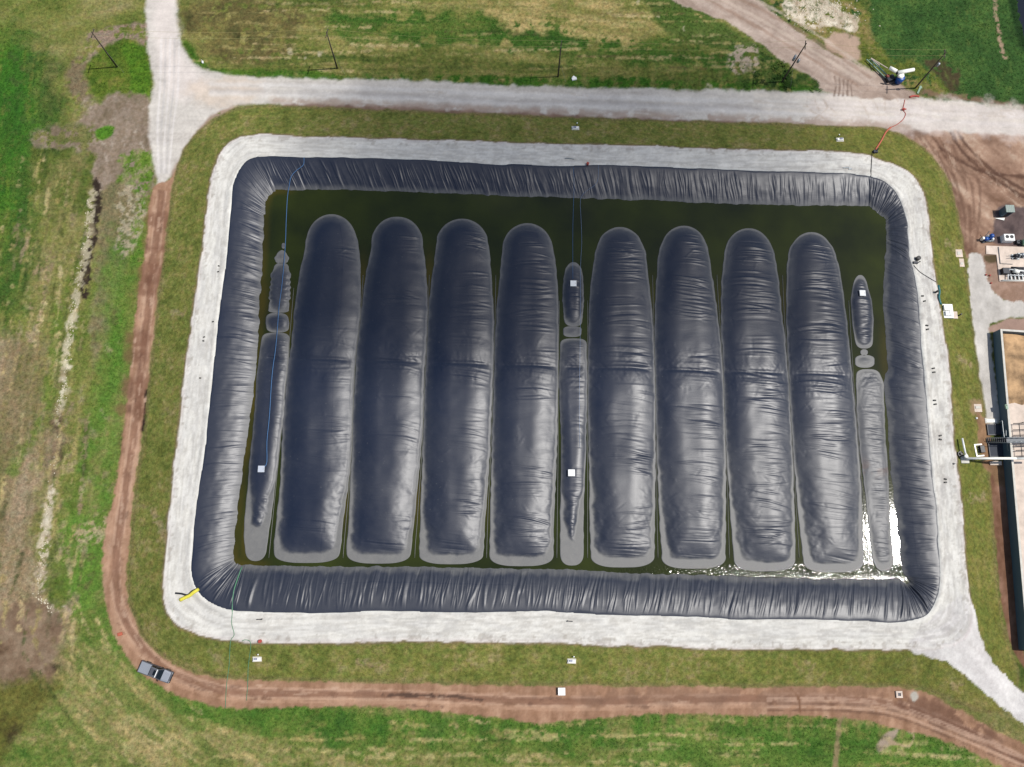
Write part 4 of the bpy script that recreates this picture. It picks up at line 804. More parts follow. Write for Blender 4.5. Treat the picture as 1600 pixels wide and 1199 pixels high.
# ballast tubes lying in the channels
MTB = simple('weathered_tube', (.10,.10,.085), .5); MDK = simple('dark_strip', (.012,.014,.018), .5)
CH = [(449,420,600,700,445),(0,)]
def chan(i):
    R_ = np.array(BG[i][1], float); L_ = np.array(BG[i+1][0], float); ys = np.linspace(430, 872, 60)
    return [(float((np.interp(y, R_[:,1], R_[:,0])+np.interp(y, L_[:,1], L_[:,0]))/2), float(y)) for y in ys]
chs = [chan(i) for i in range(7) if i != 3]
chs.append([(float(x), float(y)) for x, y in zip(np.interp(np.linspace(450,872,50),[450,560,700,872],[459,450,437,420]), np.linspace(450,872,50))])
chs.append([(float(x), float(y)) for x, y in zip(np.interp(np.linspace(470,872,50),[470,600,700,872],[874,872,872,870]), np.linspace(470,872,50))])
chs.append([(float(x), float(y)) for x, y in zip(np.interp(np.linspace(470,872,50),[470,600,700,872],[918,918.5,918,918]), np.linspace(470,872,50))])
chs.append([(float(x), float(y)) for x, y in zip(np.interp(np.linspace(470,880,50),[470,600,700,880],[1326,1334,1342,1357]), np.linspace(470,880,50))])
for c in chs:
    pts = [P(a, b, ZW+.05)-Vector((bc.x, bc.y, ZW)) for a, b in c]
    MB().path(pts, .055, 6).obj('ballast_tube', MTB, cover, True)
#@@OBJECTS
# ---------------------------------------------------------------- materials for things
M_wht = simple('white_paint', (225,225,222), .5, var=.06); M_conc = simple('pale_concrete', (190,186,176), .85, var=.35, scale=1.2, bump=.3)
M_wood = simple('weathered_pole_wood', (66,58,48), .9, var=.3, scale=8); M_blk = simple('black_plastic', (16,16,18), .5)
M_gal = simple('galvanised_steel', (140,145,148), .45, .6, var=.15); M_blue = simple('blue_paint', (20,70,140), .4)
M_teal = simple('teal_paint', (22,96,100), .5); M_red = simple('red_plastic', (160,66,56), .7); M_or = simple('orange_hose', (168,88,66), .7)
M_yel = simple('yellow_hose', (204,194,66), .7); M_grn = simple('green_rope', (78,126,96), .7); M_glass = simple('dark_glass', (14,20,24), .12, var=.05)
M_cwall = simple('coated_outer_wall', (70,92,104), .7, var=.15, scale=.6); M_sand = simple('brown_sand', (158,128,94), .95, var=1.9, scale=.3, bump=.9, bs=3)
M_truck = simple('grey_car_paint', (84,86,92), .4, .3, var=.04); M_trul = simple('silver_cover', (132,136,144), .5, .1, var=.05)
M_tyre = simple('tyre_rubber', (20,20,20), .85); M_green = simple('grey_green_paint', (120,146,124), .55); M_dk = simple('dark_metal', (40,42,48), .5, .4)
M_wire = simple('wire_metal', (150,140,90), .5); M_pink = simple('weathered_concrete', (196,180,166), .85, var=.5, scale=.6); M_bhose = simple('blue_hose', (66,104,146), .7)
M_cyl = simple('white_tank_coating', (236,234,224), .35, var=.04)
def gl_pos(px, py): return G(px, py)
# ---------------------------------------------------------------- utility poles and wires
poles = [((183,105),(143,50),'tall leaning wooden utility pole in the weeds left of the road junction',0),
         ((527,107),(510,50),'thin wooden utility pole in the field above the middle left of the gravel road',0),
         ((872,120),(877,68),'thin wooden utility pole in the field above the middle of the gravel road',0),
         ((1222,128),(1260,68),'wooden utility pole with transformers rising from the bushes beside the diagonal dirt road',1),
         ((1430,138),(1478,82),'wooden utility pole beside the blue and white pump in the green grass',2)]
tops = []
for (b_, t_, lab, kd) in poles:
    g = G(*b_); hh = 9.2
    # height from the parallax of the top
    best = min(np.arange(6, 13, .1), key=lambda h_: (P(t_[0], t_[1], g.z+h_)-Vector((g.x, g.y, g.z+h_))).length)
    tp = P(t_[0], t_[1], g.z+best); top = Vector((tp.x-g.x, tp.y-g.y, best))
    e = empty('utility_pole', g, lab, 'utility pole', 'utility poles along the roads')
    MB().tube((0,0,-.3), top, .16, .10, 12).obj('pole_shaft', M_wood, e, True)
    m = MB(); d_ = Vector((.15,1,0)).normalized(); c_ = top*.96
    for s_ in (-.75, 0, .75): MB().tube(c_+d_*s_*.9, c_+d_*s_*.9+Vector((0,0,.28)), .055, .03, 8).obj('insulator', M_gal, e)
    MB().box((c_.x, c_.y, c_.z-.07), (.14,1.9,.13), math.atan2(-.15,1)).obj('crossarm', M_wood, e)
    if kd:
        f_ = .55 if kd == 1 else .62
        c2 = top*f_
        k2 = ((-.45,.1),(.42,-.3),(-.2,.55)) if kd == 1 else ((.55,0),)
        for qx, qy in k2:
            q_ = c2+Vector((qx, qy, .2))
            tr = MB().tube(q_, q_+Vector((0,0,.8)), .25, .25, 14).dome((q_.x,q_.y,q_.z+.8), .25, .1).obj('transformer', M_gal, e, True)
            MB().tube(q_+Vector((0,0,.85)), q_+Vector((0,0,1.05)), .05, .03, 6).obj('bushing', M_wht, tr)
    tops.append((g+top, d_))
    MB().path([g*0+top*.5, (1.6,-1.4,.1)], .015, 4).obj('guy_wire', M_gal, e)
wn = ['left pair of','second pair of','third pair of','rightmost pair of']
wl = ['thin overhead power line from the leftmost pole to the second pole','thin overhead power line spanning the field between the two middle poles','thin overhead power line from the middle pole to the pole with transformers','thin overhead power line crossing the diagonal dirt road between the two rightmost poles']
for i in range(4):
    a, da = tops[i]; b, db = tops[i+1]; m = MB()
    e = empty('power_line', a, wl[i], 'power line', 'overhead power lines')
    for s_ in (-.68, .68):
        pts = []
        for k_ in range(15):
            t = k_/14; p_ = (a+da*s_)*(1-t)+(b+db*s_)*t; p_ = p_+Vector((0,0,-1.1*4*t*(1-t))); pts.append(p_-a)
        MB().path(pts, .018, 4).obj('wire', M_wire, e)
# ---------------------------------------------------------------- pickup truck
def truck():
    g = G(246,1049); head = (G(268,1056)-G(224,1039)); rz = math.atan2(head.y, head.x)
    e = empty('pickup_truck', g, 'grey pickup truck with pale bed cover driving on the brown dirt track at lower left', 'pickup truck', rz=rz)
    w = .96
    m = MB(); m.prism([(-2.75,.45),(2.6,.45),(2.75,.6),(2.78,.85),(2.6,1.02),(1.35,1.12),(-2.75,1.12),(-2.8,.9)], -w, w)
    m.obj('body', M_truck, e)
    MB().prism([(-2.7,1.122),(-.85,1.122),(-.85,1.19),(-2.66,1.17)], -w+.12, w-.12).obj('bed_cover', M_trul, e)
    hd = MB().add([(1.38,-w+.06,1.124),(2.55,-w+.16,1.03),(2.55,w-.16,1.03),(1.38,w-.06,1.124),(1.38,-w+.3,1.19),(2.45,-w+.4,1.09),(2.45,w-.4,1.09),(1.38,w-.3,1.19)], [(3,2,1,0),(4,5,6,7),(0,1,5,4),(1,2,6,5),(2,3,7,6),(3,0,4,7)]).obj('hood', M_trul, e)
    # cab
    c = MB(); zb, zt = 1.12, 1.80
    B_ = [(-.82,-w+.03),(1.42,-w+.03),(1.42,w-.03),(-.82,w-.03)]; T_ = [(-.62,-.72),(.68,-.72),(.68,.72),(-.62,.72)]
    c.add([(x, y, zb) for x, y in B_]+[(x, y, zt) for x, y in T_], [(3,2,1,0),(4,5,6,7),(0,1,5,4),(1,2,6,5),(2,3,7,6),(3,0,4,7)])
    cab = c.obj('cab', M_truck, e)
    def pane(q0, q1, q2, q3, nm, f=.1):
        qs = [Vector(q) for q in (q0,q1,q2,q3)]; ce = sum(qs, Vector())/4; nn = (qs[1]-qs[0]).cross(qs[3]-qs[0]).normalized()
        if nn.dot(ce-Vector((0,0,1.3))) < 0: nn = -nn
        a_ = [ce+(q-ce)*(1-f)+nn*.012 for q in qs]; b_ = [q-nn*.01 for q in a_]
        MB().add(a_+b_, [(0,1,2,3),(7,6,5,4),(0,4,5,1),(1,5,6,2),(2,6,7,3),(3,7,4,0)]).obj(nm, M_glass, e)
    pane((1.42,-w+.03,zb),(1.42,w-.03,zb),(.68,.72,zt),(.68,-.72,zt),'windshield')
    pane((-.82,-w+.03,zb),(-.82,w-.03,zb),(-.62,.72,zt),(-.62,-.72,zt),'rear_window')
    for s_ in (-1,1):
        pane((-.72,s_*(w-.03),zb+.05),(.27,s_*(w-.03),zb+.05),(.10,s_*.74,zt-.04),(-.55,s_*.74,zt-.04),'side_window',.08)
        pane((.33,s_*(w-.03),zb+.05),(1.28,s_*(w-.03),zb+.05),(.66,s_*.74,zt-.04),(.16,s_*.74,zt-.04),'side_window',.08)
        MB().box((1.05,s_*(w+.12),1.16),(.12,.22,.16),bev=.02).obj('mirror', M_blk, e)
        MB().box((2.66,s_*.7,.72),(.22,.34,.16),bev=.02).obj('headlight', M_wht, e)
        MB().box((-2.79,s_*.82,.8),(.06,.16,.26)).obj('tail_light', M_red, e)
        MB().box((.0,s_*.66,1.83),(1.3,.05,.05)).obj('roof_rail', M_gal, e)
    MB().box((.18,0,1.803),(.42,.8,.02)).obj('sunroof', M_glass, e)
    MB().box((.52,0,1.803),(.12,1.3,.05)).obj('roof_bar', M_wht, e)
    for x in (-1.75,1.75):
        for s_ in (-1,1):
            wh = MB().tube((x,s_*(w-.2),.38),(x,s_*(w+.03),.38),.38,.38,20).obj('wheel', M_tyre, e, False)
            MB().tube((x,s_*(w+.031),.38),(x,s_*(w+.04),.38),.22,.2,14).obj('rim', M_gal, wh)
    MB().box((2.8,0,.5),(.14,1.8,.22),bev=.03).obj('bumper', M_dk, e); MB().box((-2.84,0,.5),(.12,1.8,.2),bev=.03).obj('bumper', M_gal, e)
truck()
# ---------------------------------------------------------------- white hatches on the cover
def surf_top(px, py, z): return P(px, py, z)
for (px, py, zz, s_, lab) in ((896,443,.86,1.15,'white square hatch plate on the upper part of the central narrow bulge'),(1348,458,.86,1.15,'white square hatch plate on the right narrow bulge near the open water'),(408,733,.98,1.15,'pale grey square hatch plate at the lower end of the blue hose'),(893,739,.98,1.2,'white square hatch plate on the lower part of the central narrow bulge')):
    p_ = P(px, py, ZW+zz); e = empty('hatch', (p_.x, p_.y, ZW+zz-.28), lab, 'hatch', 'square hatches on the floating cover')
    MB().box((0,0,-.35),(s_*.9,s_*.9,.55)).obj('curb', M_blk, e)
    MB().box((0,0,.2),(s_,s_,.1),bev=.03).obj('lid', M_wht if px != 408 else simple('dusty_white', (170,176,186), .6), e)
    MB().tube((s_*.35,0,.3),(s_*.35,0,.42),.04,.04,8).obj('handle', M_gal, e)
# ---------------------------------------------------------------- monitoring stations on the bank
def station(px, py, lab, flip=1):
    g = G(px, py); e = empty('monitoring_station', g, lab, 'monitoring station', 'small white stations on the grass bank', rz=random.uniform(-.05,.05))
    MB().box((0,0,-.1),(1.5,.85,.26),bev=.03).obj('pad', M_conc, e)
    MB().box((0,0,.165),(1.2,.5,.22),bev=.03).obj('cover_plate', M_wht, e)
    bx_ = MB().box((-.15*flip,.05,.39),(.55,.3,.18),bev=.03).obj('instrument_box', simple('grey_enclosure', (130,132,150), .5), e)
    MB().tube((.3*flip,.75,-.1),(.3*flip,.75,.75),.06,.06,8).obj('post', M_dk, e)
    MB().dome((.3*flip,.75,.75),.13,.12).obj('cap', M_wht, e, True)
station(402,1030,'small white station on the lower grass bank near the green ropes')
station(893,1033,'small white station on the lower grass bank above the square white box')
station(899,201,'small white station on the shaded upper grass bank',1)
station(1312,219,'small white station on the upper grass bank near the red hose',-1)
g = G(877,1080); e = empty('junction_box', g, 'square white box standing at the edge of the brown dirt track', 'utility box')
MB().box((0,0,-.1),(1.1,1.1,.7),bev=.03).obj('housing', M_conc, e); MB().box((0,0,.601),(1.22,1.22,.08),bev=.02).obj('lid', M_wht, e)
g = G(1404,1085); e = empty('manhole', g, 'square pale concrete manhole with a round hole in the brown dirt track', 'manhole')
m = MB()
for dx, dy, sx, sy in ((0,.4,1.1,.3),(0,-.4,1.1,.3),(.4,0,.3,.5),(-.4,0,.3,.5)): m.box((dx,dy,-.1),(sx,sy,.42))
m.obj('frame', M_pink, e); MB().box((0,0,-.1),(.5,.5,.3)).obj('well', M_dk, e)
# ---------------------------------------------------------------- pump by the diagonal road
g = G(1402,128); e = empty('pump_rig', g, 'blue and white pump rig with long pale rails beside the diagonal dirt road', 'pump')
def lp(px, py, z): return P(px, py, g.z+z)-g
MB().tube((0,-.1,.25),(0,-.1,1.7),.75,.75,20).dome((0,-.1,1.7),.75,.2,20).obj('tank', M_blue, e, True)
a = lp(1408,118,2.0); MB().tube(a-Vector((0,0,.3)), a+Vector((0,0,.1)), .62,.62,18).dome((a.x,a.y,a.z+.1),.62,.2,18).obj('top_cap', M_cyl, e, True)
MB().tube(lp(1403,114,2.3), lp(1428,109,2.3), .42,.36,16).obj('exhaust_pipe', M_cyl, e, True)
MB().tube(lp(1390,106,2.0), lp(1401,112,2.2), .38,.40,16).obj('air_cylinder', M_cyl, e, True)
MB().tube(lp(1401,112,2.1), lp(1403,116,2.0), .3,.3,12).obj('elbow', M_dk, e, True)
for q0, q1 in (((1361,91),(1387,107)),((1361,92),(1374,102))): MB().tube(lp(*q0,.6), lp(*q1,1.7), .1,.1,8).obj('rail', M_pink, e)
m = MB(); m.tube(lp(1354,93,.5), lp(1384,122,.5), .12,.12,8).obj('rail', M_green, e)
MB().tube(lp(1361,93,.6), lp(1388,120,.6), .16,.16,8).obj('rail', M_green, e)
for k_ in range(6): t = k_/5; MB().tube(lp(1357+29*t,94+27*t,.5), lp(1361+27*t,93+26*t,.6), .06,.06,6).obj('rung', M_green, e)
MB().box(lp(1389,125,0)+Vector((0,0,.05)),(1.7,1.2,.8),.4,bev=.05).obj('engine', M_dk, e)
MB().box(lp(1384,123,0)+Vector((0,0,.3)),(.6,.6,.8),.4,bev=.05).obj('red_guard', simple('dull_red', (120,50,44), .6), e)
m = MB(); m.path([lp(1376,130,.1),lp(1386,132,.1),lp(1396,131,.1),lp(1404,131,.1)], .08); m.path([lp(1380,132,.1),lp(1390,128,.3),lp(1397,124,.6)], .07); m.obj('frame_pipe', M_dk, e)
g2 = G(1436,141); m = MB(); m.box((0,0,-.05),(.35,2.0,.22),-.5).box((.35,.55,-.05),(.5,.5,.2),.3); tag(m.obj('pale_debris', M_green), 'pale piece of debris lying in the grass below the rightmost pole', 'debris').location = g2
# ---------------------------------------------------------------- hoses and lines
def hose(name, pts, r, mat, lab, cat, up=.06, zf=None, k=3):
    pp = smooth_line(pts, k=k); o = []
    for a, b in pp:
        if zf is None: q = G(a, b, up)
        else: q = P(a, b, zf(a, b))
        o.append(q)
    b0 = o[0].copy(); ob = MB().path([q-b0 for q in o], r, 6).obj(name, mat, None, True); ob.location = b0; return tag(ob, lab, cat)
def flap_z(a, b):
    t = np.clip((b-247)/55, 0, 1)
    return ZC+.12+(ZW+.02-ZC)*t+.34*math.sin(math.pi*t)
def z_left(a, b):
    if b < 302: return flap_z(a, b)
    if b < 385: return ZW+.06
    return ZW+.14+(.42 if b < 487 else .3 if b < 522 else .72)*min((b-385)/25, 1)
hose('blue_hose', [(475,246),(474,258),(464,266),(455,276),(452,290),(449,310),(447,350),(446,380),(443,420),(440,450),(436,480),(433,520),(430,550),(427,570),(424,600),(421,650),(417,690),(417,722),(412,731)], .06, M_bhose, 'long blue hose running over the leftmost narrow bulge to its hatch', 'hose', zf=z_left)
def z_mid(a, b):
    if b < 312: return flap_z(a, b-10)
    if b < 412: return ZW+.06
    return ZW+.7
hose('blue_hose', [(896,262),(897,290),(896,320),(895,360),(895,400),(895,436)], .028, M_bhose, 'thin blue hose crossing open water to the central hatch', 'hose', zf=z_mid)
hose('grey_rope', [(935,258),(933,285),(915,300),(907,312),(908,345),(909,380),(907,420),(907,500),(906,560),(905,640),(906,700)], .025, simple('grey_blue_rope', (110,130,160), .7), 'thin grey blue rope curving down beside the central hatches', 'rope', zf=z_mid)
hose('red_hose', [(1414,156),(1412,165),(1411,172),(1415,178),(1411,187),(1401,195),(1390,200)], .07, M_red, 'red hose lying across the right part of the gravel road', 'hose')
m = hose('orange_hose', [(1392,199),(1384,207),(1377,220),(1368,234)], .17, M_or, 'broad flat orange hose running down the upper right grass bank', 'hose')
hose('orange_hose', [(1421,152),(1428,150),(1436,151)], .2, M_red, 'short piece of red hose at the grass edge above the road', 'hose')
hose('black_cable', [(1363,237),(1362,250),(1361,270),(1361,284)], .07, M_blk, 'straight black cable crossing the pale crest at the upper right corner', 'cable')
hose('yellow_hose', [(281,938),(289,934),(296,931),(302,926),(310,921)], .3, M_yel, 'bright yellow hose on the pale crest at the lower left corner', 'hose', up=.2)
hose('black_pipe', [(274,927),(284,928),(293,930),(300,924),(311,919)], .15, M_dk, 'dark grey bent pipe lying above the yellow hose', 'pipe', up=.12)
hose('green_rope', [(378,886),(371,905),(365,925),(363,948),(363,958)], .10, M_grn, 'green rope over the black rim sheet at the lower left corner', 'rope', zf=lambda a, b: ZW+.05+(ZC-ZW)*np.clip((b-884)/70,0,1)+.55*math.sin(math.pi*float(np.clip((b-884)/70,0,1))))
hose('green_rope', [(363,958),(362,975),(366,992),(360,1003),(358,1040),(354,1070),(352,1106)], .05, M_grn, 'thin green rope crossing the lower crest, bank and dirt track, left one of two', 'rope')
hose('green_rope', [(378,1002),(384,1000),(392,1006),(388,1040),(387,1070),(385,1095)], .05, M_grn, 'thin green rope beside the lower left station, right one of two', 'rope')
hose('grey_cable', [(1428,415),(1436,424),(1448,432),(1463,441)], .06, M_dk, 'thin dark cable crossing the right crest diagonally', 'cable')
hose('teal_hose', [(1466,446),(1468,456),(1467,465),(1470,476)], .22, M_teal, 'teal hose at the grass edge above the white cabinet pad', 'hose')
hose('grey_cable', [(1465,460),(1466,468),(1471,476)], .08, M_dk, 'short grey cable curling toward the white cabinet pad', 'cable')
# knots, cans, drums and markers
def small(name, px, py, fn, lab, cat, group=None, rz=0, mats=None):
    g_ = G(px, py); e_ = fn(); e_.location = g_; e_.rotation_euler.z = rz; return tag(e_, lab, cat, group)
small('valve', 1411, 172, lambda: MB().tube((0,0,0),(0,0,.5),.22,.2,12).tube((-.4,0,.3),(.5,0,.3),.14,.14,8).obj('hose_coupling', M_red), 'red coupling in the middle of the hose on the gravel road', 'hose coupling')
small('x', 1367, 238, lambda: MB().box((0,0,0),(.9,.6,.45),bev=.05).tube((-.3,-.4,.2),(.5,.5,.6),.12,.12,8).obj('pump_connector', M_dk), 'dark connector at the lower end of the orange hose', 'hose coupling')
small('x', 1433, 405, lambda: MB().tube((0,0,0),(0,0,.7),.42,.42,18).tube((0,0,.7),(0,0,.74),.36,.3,18).obj('black_drum', M_blk), 'round black drum on the upper right crest', 'drum')
small('x', 1430, 411, lambda: MB().box((0,0,0),(.9,.5,.25),bev=.04).tube((.4,0,.1),(.9,.2,.3),.1,.1,8).obj('pipe_fitting', M_dk), 'small dark pipe fitting just below the round black drum', 'pipe fitting')
small('x', 1462, 457, lambda: MB().tube((0,0,0),(0,0,.8),.2,.2,12).dome((0,0,.8),.2,.1).obj('post_cap', M_blk), 'short black post at the grass edge beside the teal hose', 'post')
small('x', 407, 1002, lambda: MB().tube((0,0,0),(0,0,.55),.28,.28,14).tube((0,0,.55),(0,0,.62),.2,.16,12).obj('red_can', M_red), 'red can at the lower edge of the crest near the green ropes', 'can')
small('x', 918, 257, lambda: MB().tube((0,0,0),(0,0,.5),.26,.26,14).tube((0,0,.5),(0,0,.57),.18,.14,12).obj('red_can', M_red), 'red can on the upper crest beside the rim sheet', 'can')
small('x', 188, 991, lambda: MB().box((0,0,0),(.75,.55,.35),.3,bev=.05).box((.05,0,.351),(.45,.3,.12),.3,bev=.03).obj('orange_marker', M_or), 'small orange marker box at the outer edge of the dirt track', 'marker')
small('x', 317, 98, lambda: MB().box((0,0,0),(.35,.5,.3),.3,bev=.03).tube((0,0,.3),(0,0,.9),.06,.05,8).obj('white_marker', M_wht), 'tiny white marker post at the road bend by the upper left field', 'marker')
small('x', 897, 124, lambda: MB().box((0,0,0),(1.0,.6,.3),.3,bev=.05).box((-.1,.4,.02),(.5,.4,.2),.8,bev=.03).obj('white_block', M_wht), 'white block in the grass just above the gravel road', 'block')
small('x', 890, 1+247, lambda: MB().tube((-.9,0,.1),(0,0,.15),.09,.09,8).tube((0,0,.12),(.9,-.15,.1),.07,.07,8).obj('pipe_piece', M_gal), 'short grey pipe piece on the upper crest beside the red can', 'pipe')
small('x', 1324, 263, lambda: MB().tube((-.9,0,.1),(.3,.1,.15),.1,.1,8).box((.5,-.2,0),(.6,.3,.15),.2).obj('pipe_piece', M_gal), 'pale pipe scraps on the crest near the straight black cable', 'pipe')
small('x', 404, 968, lambda: MB().box((0,0,0),(.7,.14,.12),.05).box((.5,.02,0),(.3,.2,.1),.3).obj('board', M_dk), 'dark board lying on the lower left crest', 'board')
small('x', 891, 971, lambda: MB().box((0,0,0),(.8,.14,.12),-.1).box((-.5,.03,0),(.3,.22,.1),.3).obj('board', M_dk), 'dark board lying on the middle of the lower crest', 'board')
# ballast blocks on the crest
ref = None
rb = [(1441,463),(1444,471),(1448,509),(1449,515),(1458,576),(1459,582),(1460,626),(1461,632),(1469,681),(1469,687),(1477,749),(1477,754)]
rl_ = ['beside the teal hose','level with the white cabinet pad','above the gravel path bend','level with the small blobs of the right narrow bulge','level with the long white pipe','below the long white pipe']
rl_ = ['topmost pair','second pair','third pair','fourth pair','fifth pair','lowest pair']
lb = [(342,416),(341,425),(333,503),(319,527),(318,533),(313,591)]
ll = ['left crest, topmost of six','left crest, second from the top','left crest, third from the top','left crest, fourth from the top','left crest, fifth from the top','left crest, lowest of six']
for i, (a, b) in enumerate(rb+lb):
    if ref is None:
        ref = MB().box((0,0,-.02),(.5,.26,.24),bev=.04).tube((-.12,0,.22),(.12,0,.22),.05,.05,6).obj('ballast_block', M_blk); o = ref
    else: o = ref.copy(); COL.objects.link(o)
    o.location = G(a, b); o.rotation_euler.z = random.uniform(-.3,.3); s_ = 1 if i < 12 else .7; o.scale = (s_, s_, s_)
    lab = ('black ballast block on the right crest, %s one of the %s' % ('upper' if i % 2 == 0 else 'lower', rl_[i//2])) if i < 12 else 'small black ballast block on the '+ll[i-12]
    tag(o, lab, 'ballast block', 'black ballast blocks on the crest')
# ---------------------------------------------------------------- slabs and cabinets on the right bank
def slab(px, py, dx, dy, hh, mat, name, lab, cat, rz=0, extra=None):
    g_ = G(px, py); e_ = empty(name, g_, lab, cat, rz=rz)
    MB().box((0,0,-.25),(dx,dy,hh+.25),bev=.03).obj('slab', mat, e_)
    if extra: extra(e_, hh)
    return e_
def cab_extra(e_, h_):
    c = MB().box((-.35,.55,h_+.002),(1.25,1.1,.5),bev=.05).obj('cabinet', M_cyl, e_)
    MB().box((-.35,.55,h_+.505),(.9,.06,.03)).obj('hinge', M_gal, c)
    MB().box((-.1,-.55,h_+.002),(1.3,.9,.35),bev=.05).obj('equipment_cover', M_wht, e_)
    MB().box((.05,-.55,h_+.353),(.08,.7,.03)).obj('slot', M_blk, e_)
slab(1480,487,1.95,2.75,.35,M_wht,'cabinet_pad','white cabinets on a concrete pad at the inner edge of the right grass bank','equipment pad',extra=cab_extra)
def step_extra(e_, h_):
    MB().tube((.9,0,-.2),(.9,0,.9),.13,.13,10).obj('post', M_dk, e_)
    MB().box((-.1,0,h_+.002),(.5,.7,.05)).obj('grate', M_pink, e_)
slab(1491,493,1.05,1.4,.25,M_pink,'step_slab','pinkish concrete slab with a dark post right of the white cabinets','slab',extra=step_extra)
slab(1497.5,396.5,1.45,1.6,.2,M_pink,'concrete_slab','square pale slab at the outer edge of the right bank, upper of two','slab',extra=lambda e_, h_: MB().box((0,0,h_+.002),(.7,.7,.06),bev=.02).obj('lid', M_conc, e_))
slab(1502,411,1.0,1.7,.15,M_pink,'concrete_slab','narrow pale slab at the outer edge of the right bank, lower of two','slab',extra=lambda e_, h_: MB().box((0,-.2,h_+.002),(.5,.5,.05),bev=.02).obj('lid', M_conc, e_))
slab(1527,638,1.5,1.5,.2,M_pink,'concrete_slab','pinkish slab between the right bank and the gravel path','slab',extra=lambda e_, h_: MB().box((0,.1,h_+.002),(1.0,.5,.1),bev=.02).tube((-.3,-.4,h_),(.4,-.4,h_),.06,.06,8).obj('fitting', M_conc, e_))
slab(1555,724,2.2,.75,.25,M_pink,'concrete_slab','pale slab just below the long white pipe','slab',extra=lambda e_, h_: MB().box((0,.0,h_+.002),(1.7,.3,.06),bev=.02).obj('lid', M_conc, e_))
slab(1548,658,2.4,1.0,.2,M_conc,'concrete_slab','clean pale slab at the foot of the gravel path above the dark sump','slab',extra=lambda e_, h_: MB().box((0,.0,h_+.002),(1.9,.5,.04),bev=.02).obj('lid', M_wht, e_))
small('x', 1525, 654, lambda: MB().box((0,0,0),(.3,.3,.3),bev=.03).tube((0,0,.3),(0,0,.5),.05,.05,8).obj('white_marker', M_wht), 'tiny white marker on bare soil below the pinkish slab', 'marker')
# frame with dark box
g_ = G(1529,704); e_ = empty('valve_pit', g_, 'white square curb around a dark box beside the sump', 'valve pit', rz=.08)
for c, d in (((-.75,0,-.2),(.22,2.3,.6)),((0,1.04,-.2),(1.27,.22,.58)),((0,-1.04,-.2),(1.27,.22,.58))): MB().box(c, d).obj('curb', M_cyl, e_)
MB().box((.45,.15,-.1),(.85,1.3,.75),bev=.04).obj('box', M_blk, e_); MB().box((-.3,0,-.1),(.5,1.6,.12)).obj('floor_grate', M_dk, e_)
m = MB()
for k_ in range(5): m.tube((-.25,-.7+k_*.35,.15),(-.1,-.7+k_*.35,.35),.05,.05,6)
m.obj('valve_stem', M_gal, e_)
# dark sumps
def sump(px0, py0, px1, py1, lab):
    a, b = G(px0, py0), G(px1, py1); c = (a+b)/2; dx, dy = abs(b.x-a.x), abs(b.y-a.y)
    e_ = empty('sump', (c.x, c.y, 0), lab, 'sump', rz=0)
    m = MB()
    for cx_, cy_, sx, sy in ((0,dy/2,dx+.2,.16),(0,-dy/2,dx+.2,.16),(-dx/2,0,.16,dy-.16),(dx/2,0,.16,dy-.16)): m.box((cx_,cy_,-.2),(sx,sy,.5))
    m.obj('rim', M_dk, e_); MB().box((0,0,-.2),(dx-.17,dy-.17,.42)).obj('floor', simple('wet_black_liner', (38,44,56), .75, var=.3, scale=.8), e_)
sump(1541,664,1566,680,'upper dark lined sump beside the basin wall')
sump(1543,692,1571,714,'lower dark lined sump above the long white pipe')
# long white pipe
g_ = G(1506,719); e_ = empty('transfer_pipe', g_, 'long white pipe running from a concrete block on the bank over the basin wall', 'pipe')
def l2(px, py, z): return P(px, py, g_.z+z)-g_
MB().box((0,0,-.3),(1.5,1.25,.7),bev=.04).obj('base_block', M_conc, e_)
MB().tube(l2(1511,716.5,1.3), l2(1588,716.5,1.3+1.4), .22,.22,14).obj('pipe', M_cyl, e_, True)
MB().tube(l2(1588,716.5,2.7), l2(1640,716.5,2.7), .2,.2,14).obj('pipe', M_cyl, e_, True)
MB().tube(l2(1509.5,713,.3), l2(1509.5,713,1.5), .36,.33,14).dome(tuple(l2(1509.5,713,1.5)),.33,.2).obj('elbow', M_cyl, e_, True)
MB().tube(l2(1508.5,709,1.2), l2(1503.5,685,1.2), .17,.17,12).obj('branch_pipe', M_wht, e_, True)
MB().tube(l2(1507,706,1.1), l2(1511,711,1.1), .1,.1,8).obj('valve_handle', M_wht, e_, True)
m = MB()
for t in (.25,.5,.75): q = l2(1511+77*t,716.5,1.3+1.4*t); m.box((q.x,q.y,-g_.z-.1),(.18,.18,q.z+g_.z-.1))
m.obj('pipe_support', M_gal, e_)
small('x', 1499, 710, lambda: MB().tube((0,0,0),(0,0,.45),.5,.5,20).tube((0,0,.45),(0,0,.7),.16,.16,10).tube((0,0,.7),(0,0,.74),.24,.2,10).obj('black_wellhead', M_blk), 'round black wellhead left of the white pipe elbow', 'wellhead')
small('x', 1490, 725, lambda: MB().tube((0,0,0),(0,0,.25),.16,.14,10).box((.2,.05,0),(.2,.16,.1)).obj('stake', M_dk), 'small dark stake at the crest edge left of the white pipe block', 'stake')
